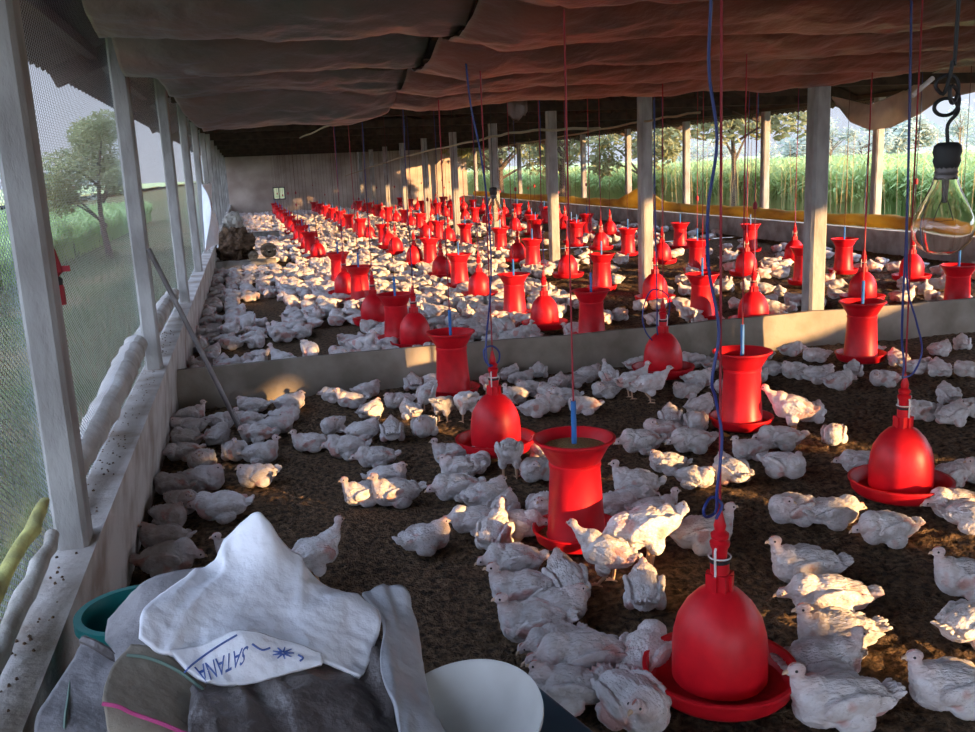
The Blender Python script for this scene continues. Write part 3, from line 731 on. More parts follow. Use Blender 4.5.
        s = .75*(1-min(1, dH/.042))
        pt = mnoise.noise(p*11+off*1.3)+.35*mnoise.noise(p*30+off)
        if abs(p.y) > .030 or p.x < -.06: s = max(s, min(.95, max(0, (pt-.20)*4.0))*body*(.9 if p.z < zb+.045 else .35))
        s = max(s, .25*(1-min(1, abs(dH-.045)/.03)))
        skin[i] = s
    co[:, 2] = np.maximum(co[:, 2], .002)
    me2.vertices.foreach_set('co', co.ravel()); me2.update()
    at_ = me2.attributes.new('skin', 'FLOAT', 'POINT'); at_.data.foreach_set('value', skin)
    # legs, eyes, beak, comb
    b = MB()
    if stand or pose == 'leg':
        for sg in (-1, 1):
            fx = .02 if (pose == 'walk' and sg > 0) else -.012
            b.tube([(-.008, sg*.036, zb-.06), (-.018, sg*.036, zb-.085), (fx, sg*.038, .014), (fx, sg*.038, .006)], [.013, .009, .0065, .007], 8, mi=1)
            for a in (-.5, 0, .5, PI): b.tube([(fx, sg*.038, .007), (fx+.036*math.cos(a)*(.55 if a == PI else 1), sg*.038+.036*math.sin(a), .004)], [.0055, .003], 5, mi=1)
    elif False: pass
    side = Vector((-math.sin(hy), math.cos(hy), 0)); upv = Vector((0, 0, 1))
    if detail:
        for sg in (-1, 1):
            c = Hv+side*sg*.0165+hd*.008+upv*.004
            b.lathe([(0, -.0042), (.003, -.003), (.0042, 0), (.003, .003), (0, .0042)], 8, c=tuple(c), mi=3)
    bk = MB(); tip = Hv+hd*.038+Vector((0, 0, -.006)); bk.tube([Hv+hd*.022-upv*.001, Hv+hd*.032-upv*.001, tip], [.0075, .0055, .0012], 7)
    cm = MB(); hd2 = Vector((math.cos(hy), math.sin(hy), 0))
    cm.tube([Hv+hd2*t+upv*z for t, z in ((-.004, .015), (.002, .0185), (.008, .0175), (.013, .0165), (.018, .012))], [.0015, .0032, .0024, .003, .0015], 6)
    me3 = b.mesh('x', [M['feather'], M['shank'], M['beak'], M['eye']]) if b.v else None
    bm = bmesh.new(); bm.from_mesh(me2)
    if me3: bm.from_mesh(me3)
    bkm = bk.mesh('beak', M['beak']); cmm = cm.mesh('comb', M['comb'])
    if not detail:
        o0 = len(bm.faces); bm.from_mesh(bkm); bm.faces.ensure_lookup_table()
        for f in bm.faces[o0:]: f.material_index = 2
    out = bpy.data.meshes.new('broiler_chicken'); bm.to_mesh(out); bm.free()
    for q in ('feather', 'shank', 'beak', 'eye'): out.materials.append(M[q])
    out.polygons.foreach_set('use_smooth', [True]*len(out.polygons)); out.update()
    return out, bkm, cmm
POSES = ['up', 'low', 'left', 'right', 'tuck', 'tuckr', 'hunch', 'stand', 'walk', 'eat', 'leg']
HI = {p: [build_chicken(p, .0040, 11+i*3)] for i, p in enumerate(POSES)}
for i, p in enumerate(('up', 'hunch', 'low', 'tuck')): HI[p].append(build_chicken(p, .0040, 71+i*5))
LO = {p: build_chicken(p, .0050, 31+i, False) for i, p in enumerate(['up', 'low', 'left', 'tuck', 'hunch', 'stand', 'eat'])}

# front pen flock: (px, py ground contact, facing, pose, size);  facing: degrees, 0 right, 90 away, 180 left, 270 toward the camera
FL = [
(183,425,10,'up',.9),(253,415,170,'hunch',1),(291,412,20,'hunch',1),(287,424,0,'tuck',.95),(250,428,180,'up',.9),(222,431,350,'hunch',.95),(219,447,90,'low',1),(181,438,200,'hunch',1),(187,449,150,'low',1),
(277,436,10,'tuck',1.05),(257,444,190,'left',1),(171,464,200,'low',.95),(203,471,280,'hunch',1),(236,463,300,'up',1),(262,466,15,'up',1),(258,489,215,'hunch',1.05),(163,500,170,'low',1),(204,494,350,'hunch',1.1),(184,516,320,'hunch',1),
(223,523,185,'low',1.15),(168,531,330,'tuck',1),(158,556,180,'hunch',1.05),(170,580,5,'low',1.15),(243,567,190,'up',.95),(318,590,30,'stand',1.05),
(311,453,200,'up',.95),(334,436,250,'tuck',1),(348,461,185,'low',1.1),(352,409,190,'up',.95),(368,399,20,'hunch',.95),(334,403,170,'low',.9),(372,421,60,'hunch',1),(364,441,30,'hunch',1),
(393,443,95,'hunch',1),(425,439,265,'hunch',1.05),(411,421,120,'hunch',.95),(399,410,200,'hunch',1),(412,388,100,'hunch',1),(430,388,0,'hunch',.95),(428,413,240,'eat',.95),(445,424,60,'eat',1),(467,424,120,'eat',1.05),(484,398,100,'eat',.95),(498,412,330,'low',.95),(505,378,60,'hunch',.9),(521,386,10,'hunch',.9),(536,377,90,'hunch',.9),(532,398,200,'hunch',.95),(541,417,20,'up',1.05),(516,404,200,'up',.9),
(377,470,190,'low',1.05),(365,508,200,'up',1),(397,509,205,'up',1.1),(388,490,20,'hunch',1),(453,467,190,'up',1),(466,479,185,'hunch',1),(457,504,195,'low',1.1),(487,512,30,'hunch',1.05),(479,537,185,'low',1.1),(502,530,60,'hunch',1.05),(427,556,20,'hunch',1.05),(502,552,70,'up',1.15),(511,482,95,'eat',1.1),(537,484,230,'left',1.05),(536,462,120,'hunch',1),(544,523,260,'hunch',1),(487,466,40,'hunch',.9),(528,545,0,'low',1),
(546,415,200,'hunch',.95),(584,416,185,'left',1),(566,405,170,'hunch',.95),(562,392,70,'hunch',.95),(545,400,120,'tuck',.9),(606,399,190,'tuck',.95),
(641,456,185,'low',1.1),(663,443,170,'tuck',1.05),(692,455,200,'low',1.1),(696,434,260,'tuck',1.05),(671,430,90,'hunch',1),(700,417,40,'hunch',1),(668,476,160,'hunch',.95),(695,490,320,'hunch',.95),(731,486,100,'hunch',1.1),(636,500,175,'up',1.1),(632,511,0,'low',.9),(617,518,0,'low',.95),(655,527,10,'up',1),(703,555,15,'up',1.2),(646,573,170,'eat',1.3),(607,590,150,'walk',1.05),(566,606,100,'hunch',1.2),(514,583,185,'low',1.1),
(525,615,190,'up',1.2),(543,655,185,'up',1.2),(581,690,180,'low',1.35),(645,614,85,'hunch',1.15),(566,716,170,'hunch',1.1),(633,742,290,'right',1.35),(654,688,60,'low',1.2),(556,632,20,'hunch',1.1),(551,662,215,'low',1),
(793,527,200,'tuck',1.1),(833,530,5,'low',1.1),(885,549,190,'low',1.15),(805,589,178,'up',1.25),(828,622,178,'low',1.25),(835,661,185,'up',1.25),(822,694,10,'up',1.2),(838,737,185,'up',1.3),(952,719,180,'up',1.25),(966,603,180,'up',1.15),(972,648,30,'hunch',1.15),(940,519,190,'low',1.1),(966,530,330,'hunch',1.1),
(771,376,170,'hunch',.95),(791,357,20,'low',.95),(815,363,190,'hunch',1),(795,380,185,'hunch',1),(818,384,350,'hunch',1),(838,391,10,'low',1.05),(853,378,60,'hunch',.9),(884,388,175,'left',1.05),(897,367,100,'hunch',.9),(918,375,10,'hunch',.95),(938,378,90,'hunch',1),(940,357,20,'hunch',.95),(962,351,60,'hunch',.95),(967,378,190,'hunch',1),(921,422,190,'up',1),(952,427,30,'hunch',1.05),(974,419,10,'hunch',1),(948,405,90,'hunch',1),
(792,436,150,'walk',1.2),(812,424,40,'hunch',1),(834,447,250,'tuck',1),(780,452,185,'low',1.1),(784,481,300,'tuck',1.1),(750,462,200,'up',1),(862,476,170,'low',1),(956,488,30,'low',1),(975,486,200,'hunch',1.05),
(568,390,200,'hunch',.9),(589,383,20,'hunch',.95),(609,395,100,'walk',.95),(632,400,10,'stand',1),(650,404,10,'walk',1.1),(636,371,20,'low',.9),(694,368,180,'hunch',.95),(699,389,10,'hunch',1),(686,400,190,'hunch',.95),(715,371,10,'low',.9),(728,396,180,'low',.9),(760,363,170,'hunch',.9),(755,385,0,'hunch',.9),(870,357,190,'low',.9)]
camyaw = -yaw
SC = .80
chk_front = []
def put_chicken(x, y, head, pose, s, hi):
    if hi:
        var = random.choice(HI[pose]); me, bk, cmb = var
    else:
        me, bk, cmb = LO[pose]
    o = mk('broiler_chicken', me); o.location = (x, y, 0)
    o.rotation_euler = (random.uniform(-.05, .05) if hi and pose not in ('stand', 'walk', 'eat') else 0, 0, head)
    k = s*SC; o.scale = (k*random.uniform(.94, 1.06), k*random.uniform(.93, 1.1), k*random.uniform(.92, 1.06))
    o['category'] = 'chicken'
    if hi: mk('beak', bk, o); mk('comb', cmb, o)
    return o
PT = {'up': 'sitting with head up', 'low': 'lying with head low', 'left': 'resting with head turned', 'right': 'resting with head turned', 'tuck': 'sleeping with head tucked', 'tuckr': 'sleeping with head tucked', 'hunch': 'sitting hunched', 'stand': 'standing', 'walk': 'standing with neck stretched', 'eat': 'standing with head down', 'leg': 'sitting'}
pos = []
for (px, py, fa, pose, s) in FL:
    p = at(px, py, 0); d = Vector((p.x, p.y, 0)).normalized(); p = p+d*(.055 if 45 < fa % 180 < 135 else .045)*s
    if p.x < XL+.1: p.x = XL+.1
    if p.y > 6.24 and p.y < 6.5: p.y = 6.24
    pos.append([p.x, p.y, fa, pose, s, px, py])
# relax overlaps between neighbours and with pans
fixed = [(u[0], u[1]) for u in landmarks[:8]]
for it in range(14):
    for i in range(len(pos)):
        for j in range(i):
            dx, dy = pos[i][0]-pos[j][0], pos[i][1]-pos[j][1]; d = math.hypot(dx, dy)
            if d < .140 and d > 1e-4:
                q = (.140-d)*.28; pos[i][0] += dx/d*q; pos[i][1] += dy/d*q; pos[j][0] -= dx/d*q; pos[j][1] -= dy/d*q
        for k, (fx, fy_) in enumerate(fixed):
            dx, dy = pos[i][0]-fx, pos[i][1]-fy_; d = math.hypot(dx, dy)
            if d < .245: pos[i][0] += dx/d*(.245-d)*.5; pos[i][1] += dy/d*(.245-d)*.5
        pos[i][0] = max(pos[i][0], XL+.09); pos[i][1] = min(pos[i][1], 6.25)
DIRS = ['right of', 'behind', 'left of', 'in front of']
lab_in = {}
for q in pos:
    x, y = q[0], q[1]
    lm = min(range(8), key=lambda k: (landmarks[k][0]-x)**2+(landmarks[k][1]-y)**2); dx, dy = x-landmarks[lm][0], y-landmarks[lm][1]
    nick = landmarks[lm][2]; dd = math.hypot(dx, dy)
    u = dx*math.cos(yaw)-dy*math.sin(yaw); v = dx*math.sin(yaw)+dy*math.cos(yaw)
    sec = int(((math.atan2(v, u)+PI/4) % (2*PI))//(PI/2))
    if x < .45 and y > 2.3 and lm in (1, 2, 3):
        near_w = x < .05; nick = 'the left ledge' if near_w else 'the leaning pipe foot'
        if near_w: key = ('ledge', nick); dd = y; phr = 'from the sacks beside the ledge'
        else: key = ('pipe', 0); dd = math.hypot(x+.14, y-5.43); phr = 'out from the foot of the leaning pipe'
        lab_in.setdefault(key, []).append((dd, q, phr)); continue
    lab_in.setdefault((lm, sec), []).append((dd, q, DIRS[sec]+' '+nick))
for key, lst in lab_in.items():
    lst.sort(key=lambda t: t[0])
    for i, (dd, q, phr) in enumerate(lst):
        x, y, fa, pose, s, px, py = q
        o = put_chicken(x, y, math.radians(fa)+camyaw+random.uniform(-.15, .15), pose, s, True)
        f = ('facing right', 'facing away', 'facing left', 'facing the camera')[int(((fa+45) % 360)//90)]
        lab = 'white chicken %s, %s, %s %s' % (PT[pose], f, ORD[i], phr)
        
        if len(lab.replace('-', ' ').split()) > 16: lab = 'white chicken %s, %s %s' % (PT[pose], ORD[i], phr)
        if len(lab.replace('-', ' ').split()) > 16: lab = 'chicken %s, %s %s' % (PT[pose].split()[0], ORD[i], phr)
        o['label'] = lab; o['group'] = 'chickens in the front pen'

# back pens
def proj(x, y, z=.06):
    d = Vector((x, y, z-H)); w = d.dot(Fv); return 487.5+FPX*d.dot(Rv)/w, 366-FPX*d.dot(Uv)/w
def dens(px, py, x, y):
    if 6.35 < y < 6.6: return 0
    n = mnoise.noise(Vector((x*1.1, y*1.1, 8)))
    # bare patches in the left of the back pen
    if px < 420 and py > 262:
        pk = max(math.exp(-((px-265)/28)**2-((py-308)/14)**2), math.exp(-((px-300)/52)**2-((py-347)/12)**2), math.exp(-((px-235)/22)**2-((py-352)/9)**2), math.exp(-((px-340)/30)**2-((py-330)/9)**2))
        if pk > .42: return 0
        return .88+.5*n
    if py < 235: 
        if x < 4.6: return .72+.5*n
        return .45+n if x < 6 else .12
    if x < 2.2: return .80+.4*n
    if x < 3.4 and px < 560: return .75+.4*n
    if x < 4.3 and y > 12: return .5+n
    return .10+.5*n
cand = []
yy = 6.62
while yy < 38.6:
    xx = XL+.10
    st = .188
    while xx < 8.9:
        x = xx+random.uniform(-.06, .06); y = yy+random.uniform(-.06, .06)
        px, py = proj(x, y)
        if -10 < px < 990 and random.random() < dens(px, py, x, y) and not (y > 15.6 and y < 16.6 and x < .8) and not (22.9 < y < 24 and x < .85) \
           and all((x-u[0])**2+(y-u[1])**2 > .215**2 for u in used if abs(u[1]-y) < .3) and not any(abs(x-4.4) < .16 and abs(y-c) < .16 for c in CY) and y > 6.62:
            cand.append((x, y))
        xx += st*1.12
    yy += st*(1.0 if yy < 16 else 1.35)
# birds seen singly on the open sunlit litter
for (px, py) in [(565,353),(415,310),(520,345),(620,318),(655,322),(650,262),(700,289),(715,292),(730,268),(745,270),(768,262),(780,294),(795,303),(815,306),(835,296),(700,312),(640,308),(790,282),(722,286),(870,240),(935,286),(925,292),(560,297),(572,302),(555,320),(450,352),(690,324),(735,306),(905,300),(950,330),(960,331),(860,330)]:
    p = at(px, py+3, 0)
    if p.y > 6.62: cand.append((p.x, p.y))
cand = [c for c in cand if all((c[0]-u[0])**2+(c[1]-u[1])**2 > .2**2 for u in used if abs(u[1]-c[1]) < .3)]
cand.sort(key=lambda c: c[1]**2+c[0]**2)
NIND = 300-len(pos)
ind, rest = cand[:NIND], cand[NIND:]
lp = ['up', 'low', 'left', 'tuck', 'hunch', 'hunch', 'low', 'tuck']
for i, (x, y) in enumerate(ind):
    pz = random.choice(lp) if random.random() > .1 else random.choice(['stand', 'eat'])
    hi = y < 7.6
    o = put_chicken(x, y, random.random()*2*PI, pz, random.uniform(1.0, 1.16), False)
    zone = 'against the left wall' if x < .2 else ('left of the first feeder row' if x < 1.15 else ('between the two left feeder rows' if x < 2.6 else ('left of the middle posts' if x < 4.4 else 'on the litter toward the field side')))
    dist = 'just behind the partition' if y < 7.4 else ('a little behind the partition' if y < 8.6 else 'further back behind the partition')
    o['label'] = 'small white broiler chicken %s, %s' % (dist, zone)
    o['group'] = 'chickens %s, %s' % (dist, zone)
# rest of the flock: one mesh
lov = []
for p in ('up', 'low', 'tuck', 'hunch'):
    me, _, _ = build_chicken(p, .014, 90, False)
    n = len(me.vertices); co = np.empty(n*3); me.vertices.foreach_get('co', co)
    fl = [tuple(f.vertices) for f in me.polygons]; sk = np.zeros(n); me.attributes['skin'].data.foreach_get('value', sk)
    lov.append((co.reshape(-1, 3), fl, sk, [f.material_index for f in me.polygons]))
V = []; F = []; SK = []; MI = []; o_ = 0
for (x, y) in rest:
    co, fl, sk, mi = random.choice(lov); a = random.random()*2*PI; k = .84*random.uniform(.9, 1.12); c, s = math.cos(a)*k, math.sin(a)*k
    V.append(np.stack([co[:, 0]*c-co[:, 1]*s+x, co[:, 0]*s+co[:, 1]*c+y, co[:, 2]*k], 1)); F += [tuple(i+o_ for i in f) for f in fl]; SK.append(np.clip(sk+random.uniform(-.15, .2)*(sk > .05), 0, 1)); MI += mi; o_ += len(co)
if V:
    me = bpy.data.meshes.new('flock'); me.from_pydata(np.concatenate(V).tolist(), [], F)
    a_ = me.attributes.new('skin', 'FLOAT', 'POINT'); a_.data.foreach_set('value', np.concatenate(SK))
    for q in ('feather', 'shank', 'beak', 'eye'): me.materials.append(M[q])
    me.polygons.foreach_set('material_index', MI); me.polygons.foreach_set('use_smooth', [True]*len(me.polygons)); me.update()
    tag(mk('chicken_flock', me), 'dense flock of tiny white chickens filling the far length of the shed', 'chickens', kind='stuff')
print('CHICKENS front', len(pos), 'ind', len(ind), 'rest', len(rest), 'units', len(used))

# ------------------------------------------------------------------ sacks, tubs
def patch(grids, mats_i, mt, name, label, th=.010, amp=.012, res=9, seed=0, fold=1.0, ang=.6, fq=10):
    allm = MB()
    for gi, G in enumerate(grids):
        rows = [crom([atY(*c) for c in r], res) for r in G]
        cols = list(zip(*rows)); cols = [crom(c, res) for c in cols]
        nu = len(cols); nv = len(cols[0]); P = [[cols[i][j].copy() for j in range(nv)] for i in range(nu)]
        for i in range(nu):
            for j in range(nv):
                a = P[min(i+1, nu-1)][j]-P[max(i-1, 0)][j]; b = P[i][min(j+1, nv-1)]-P[i][max(j-1, 0)]
                n = a.cross(b)
                if n.length > 0: n.normalize()
                if n.z < 0: n = -n
                p = P[i][j]; q = p*1.0
                ca, sa = math.cos(ang), math.sin(ang); s1 = (q.x*ca+(q.z-q.y*.6)*sa)*fq; s2 = (-q.x*sa+(q.z-q.y*.6)*ca)*fq*.28
                wv = .8*mnoise.noise(Vector((q.x*6, q.z*6, seed))); r = 1-2.2*abs(mnoise.noise(Vector((s1+wv, s2, seed*1.7))))
                r2 = 1-2*abs(mnoise.noise(Vector((q.x*26, q.y*22+q.z*10, seed+5))))
                cols[i][j] = p+n*(amp*(r*1.1*fold+.22*r2)+.10*amp*mnoise.noise(q*50))
        vs = [cols[i][j] for i in range(nu) for j in range(nv)]
        fs = [(i*nv+j, i*nv+j+1, (i+1)*nv+j+1, (i+1)*nv+j) for i in range(nu-1) for j in range(nv-1)]
        allm.add(vs, fs, mats_i[gi])
    me = bpy.data.meshes.new(name); me.from_pydata(allm.v, [], allm.f)
    for q in (mt if isinstance(mt, (list, tuple)) else [mt]): me.materials.append(q)
    me.polygons.foreach_set('material_index', allm.mi)
    bm = bmesh.new(); bm.from_mesh(me); bmesh.ops.recalc_face_normals(bm, faces=bm.faces)
    for f in bm.faces:
        pass
    bmesh.ops.solidify(bm, geom=bm.faces[:], thickness=th); bm.to_mesh(me); bm.free()
    me.polygons.foreach_set('use_smooth', [True]*len(me.polygons)); me.update()
    o = mk(name, me); tag(o, label, 'sack'); return o
WG = [[(220,570,2.16),(238,528,2.16),(262,513,2.13),(292,556,2.13),(335,588,2.08),(378,612,2.00)],
      [(190,578,2.08),(222,572,2.10),(265,562,2.08),(302,588,2.05),(342,602,2.02),(381,622,1.96)],
      [(160,597,1.98),(205,600,1.99),(250,601,1.98),(296,616,1.97),(336,626,1.94),(376,642,1.91)],
      [(140,618,1.90),(190,630,1.89),(240,630,1.89),(288,640,1.88),(328,646,1.87),(368,666,1.85)],
      [(138,640,1.84),(168,658,1.82),(204,650,1.84),(262,644,1.85),(318,656,1.84),(362,672,1.82)]]
FG = [[(170,656,1.835),(205,646,1.845),(240,633,1.855),(285,642,1.855),(322,654,1.845)],
      [(188,675,1.80),(220,666,1.81),(250,654,1.82),(286,655,1.83),(322,660,1.83)],
      [(206,687,1.775),(228,688,1.775),(257,683,1.785),(290,673,1.80),(322,664,1.82)]]
ws = patch([WG, FG], [0, 0], M['sackw'], 'white_sack', 'bright white plastic sack with blue printing, draped peaked on top of the heap', amp=.014, fold=1, res=12, seed=2, ang=1.1, fq=9)
# lettering wrapped on the turned-up flap
def flap_point(u, v, lift=.004):
    rows = [crom([atY(*c) for c in r], 12) for r in FG]
    nU = len(rows[0])-1; pts = [r[min(nU, int(u*nU))].lerp(r[min(nU, int(u*nU)+1)], u*nU-int(u*nU)) for r in rows]
    cv = crom(pts, 12); nV = len(cv)-1; i = min(nV-1, int(v*nV)); p = cv[i].lerp(cv[i+1], v*nV-i)
    d = (camo.matrix_world.translation-p).normalized(); return p+Vector((0, -.6, .8))*lift*2.4
tcu = bpy.data.curves.new('t', 'FONT'); tcu.body = 'SATANA'; tcu.size = 1; tcu.resolution_u = 3
to = bpy.data.objects.new('t', tcu); COL.objects.link(to); dg = bpy.context.evaluated_depsgraph_get(); dg.update()
tm = bpy.data.meshes.new_from_object(to.evaluated_get(dg)); bpy.data.objects.remove(to)
bm = bmesh.new(); bm.from_mesh(tm); bmesh.ops.triangulate(bm, faces=bm.faces)
bmesh.ops.subdivide_edges(bm, edges=bm.edges[:], cuts=2)
xs_ = [v.co.x for v in bm.verts]; ys_ = [v.co.y for v in bm.verts]; x0, x1, y0, y1 = min(xs_), max(xs_), min(ys_), max(ys_)
from mathutils.bvhtree import BVHTree
def bvh_of(o):
    q = bmesh.new(); q.from_mesh(o.data); t_ = BVHTree.FromBMesh(q); q.free(); return t_
WB = bvh_of(ws); CAMP = Vector((0, 0, H))
def on_sack(px, py, lift=.0012, tree_=None):
    d = ray(px, py).normalized(); hit = (tree_ or WB).ray_cast(CAMP, d)
    if hit[0] is None: return atY(px, py, 1.80)
    return hit[0]-d*lift
for v in bm.verts:
    a = (v.co.x-x0)/(x1-x0); c = (v.co.y-y0)/(y1-y0)
    bx, by = 249-55*a, 645+22*a; tx, ty = 243-40*a, 664+20*a
    v.co = on_sack(bx+(tx-bx)*c, by+(ty-by)*c)
bmesh.ops.solidify(bm, geom=bm.faces[:], thickness=.0008)
tme = bpy.data.meshes.new('printed_lettering'); bm.to_mesh(tme); bm.free(); tme.materials.append(M['ink']); tag(mk('printed_lettering', tme, ws), 'blue printed capital letters')
b = MB()
for k in range(9):
    a = k*2*PI/9; b.tube([on_sack(283+1.5*math.cos(a), 653+math.sin(a)), on_sack(283+11*math.cos(a), 653+6*math.sin(a))], [.0026, .0012], 5)
b.obj('printed_star', M['ink'], ws)
for pl in ([(184,673), (192,665), (205,655), (220,645), (237,635)], [(252,644), (262,650), (270,648)], [(298,655), (303,658), (300,661)]):
    b = MB(); b.tube([on_sack(*q) for q in crom([Vector((x_, y_, 0)) for x_, y_ in pl], 5) for q in [(q.x, q.y)]], .0022, 5); b.obj('printed_stripe', M['ink'], ws)

patch([[[(110,622,2.10),(135,596,2.14),(165,580,2.18),(228,570,2.2)],[(107,642,2.02),(135,628,2.03),(168,618,2.03),(228,610,2.05)],[(116,658,1.93),(140,650,1.93),(172,650,1.93),(228,650,1.93)],[(120,690,1.86),(140,690,1.86),(172,690,1.86),(228,690,1.86)]]], [0], M['sackg'], 'grey_sack', 'grey plastic sack bulging beside the turquoise bucket, behind the white sack', amp=.008, seed=4)
lg = patch([[[(84,640,1.99),(98,646,1.97),(118,655,1.95),(140,664,1.92)],[(72,664,1.90),(95,670,1.88),(118,676,1.86),(140,690,1.84)],[(48,700,1.78),(82,705,1.77),(112,712,1.75),(142,722,1.73)],[(36,722,1.70),(78,735,1.66),(112,745,1.64),(142,752,1.62)],[(34,760,1.62),(78,775,1.60),(112,780,1.58),(142,790,1.57)]]], [0], M['sackg'], 'grey_sack', 'dirty grey sack with green stripes lying in the grey tub', amp=.010, seed=9)
b = MB(); b.tube(crom([atY(p[0], p[1], p[2])+Vector((0, -.01, .012)) for p in [(72,676,1.87),(70,700,1.79),(67,722,1.70),(66,745,1.66)]], 6), .003, 5); b.obj('stripe', M['greenb'], lg)
b = MB(); b.tube(crom([atY(p[0], p[1], p[2])+Vector((0, -.012, .013)) for p in [(84,643,1.98),(100,650,1.955),(122,664,1.925),(136,672,1.90)]], 6), .011, 6); b.obj('sack_mouth', M['sackd'], lg)
kg = patch([[[(131,646,1.88),(150,650,1.87),(178,664,1.84),(206,686,1.79)],[(112,668,1.79),(142,674,1.79),(172,688,1.77),(204,706,1.74)],[(103,694,1.70),(135,704,1.69),(166,714,1.68),(200,728,1.67)],[(104,708,1.66),(134,718,1.65),(166,728,1.64),(198,742,1.63)],[(110,740,1.62),(134,750,1.60),(166,765,1.58),(198,775,1.57)]]], [0], M['sackk'], 'khaki_sack', 'khaki jute sack with a pink stitched hem in front of the white sack', amp=.007, seed=12)
b = MB(); b.tube(crom([atY(p[0], p[1], p[2])+Vector((0, -.012, .012)) for p in [(104,706,1.66),(120,709,1.655),(135,716,1.65),(166,727,1.64),(198,741,1.625)]], 8), .0038, 6); b.obj('pink_hem', M['pink'], kg)
b = MB(); b.tube(crom([atY(p[0], p[1], p[2])+Vector((0, -.009, .011)) for p in [(128,658,1.84),(150,661,1.835),(178,673,1.815),(204,692,1.775)]], 8), .0035, 6); b.obj('green_band', M['greenb'], kg)
DG = [[(198,680,1.90),(250,672,1.92),(300,655,1.95),(345,648,1.95),(376,634,1.99)],[(190,702,1.74),(245,698,1.77),(298,688,1.79),(350,686,1.80),(388,680,1.83)],[(186,735,1.63),(240,735,1.65),(300,728,1.67),(352,725,1.68),(394,718,1.72)],[(186,800,1.50),(240,800,1.50),(300,800,1.50),(352,800,1.50),(410,790,1.52)]]
dk = patch([DG], [0], M['sackd'], 'dark_sack', 'shiny dark grey sack with deep folds spread below the white sack', amp=.020, seed=15, res=14, fold=1.2, ang=-.7, fq=13)
patch([[[(362,596,2.10),(380,590,2.12),(398,590,2.12),(406,600,2.10)],[(380,622,2.0),(392,623,2.02),(405,625,2.03),(413,636,2.01)],[(379,665,1.84),(394,668,1.84),(408,674,1.84),(420,690,1.83)],[(392,716,1.67),(406,720,1.67),(420,724,1.67),(437,732,1.67)],[(405,770,1.54),(418,770,1.54),(430,770,1.54),(452,772,1.54)]]], [0], M['sackp'], 'pale_sack', 'pale bluish sack hanging down the right side of the heap beside the basin', amp=.010, seed=21, ang=0.15, fq=26, res=12)
# the full sack body below the draped ones
blob('full_sack', (.02, 1.90, .21), (.26, .22, .215), M['sackk'], 'full feed sack at the bottom of the heap under the dark sack', 'sack', .12, 4)
# tubs
def tub(name, c, r, h, mt, label, n=56, tilt=(0, 0), r2=None, lip=.012):
    b = MB(); r2 = r2 or r*.82
    b.lathe([(0, 0), (r2, 0), (r2+.01, .008), (r, h-.03), (r+lip, h-.025), (r+lip, h), (r-.006, h), (r-.012, h-.03), (r2-.004, .014), (0, .010)], n)
    o = b.obj(name, mt); o.location = c; o.rotation_euler = (tilt[0], tilt[1], 0); return tag(o, label, 'tub')
tub('plastic_tub', (-.285, 1.78, 0), .195, .455, M['tubgrey'], 'round grey plastic tub holding the dirty grey sack beside the ledge')
tub('turquoise_bucket', (-.345, 2.22, 0), .125, .50, M['turq'], 'turquoise plastic bucket standing between the ledge and the sack heap')
bas = MB(); bas.lathe([(0, 0), (.09, 0), (.16, .035), (.205, .085), (.214, .088), (.214, .080), (.168, .025), (.095, -.010), (0, -.010)], 60)
o = bas.obj('round_basin', M['basin']); o.location = (.350, 1.72, .300); o.scale = (.84, .84, .9); o.rotation_euler = (.14, -.24, 0)
tag(o, 'wide pale plastic basin beside the pale hanging sack, nearest the chickens', 'basin')
qa, qb = at(528, 672, .30), at(610, 738, .30); ed = (qb-qa).normalized(); nn = Vector((ed.y, -ed.x, 0)); nn = nn if nn.x < 0 else -nn
b = MB(); b.box((0, 0, .148), (.56, .17, .296), taper=1.04)
o = b.obj('blue_crate', M['tubblue'], smooth=False)
bv = o.modifiers.new('b', 'BEVEL'); bv.width = .010; bv.segments = 3
cc = qa.lerp(qb, .5)+nn*.095+ed*.06; o.location = (cc.x, cc.y, 0); o.rotation_euler = (0, 0, math.atan2(ed.y, ed.x))
tag(o, 'blue plastic box beside the pale basin at the edge of the litter', 'box')

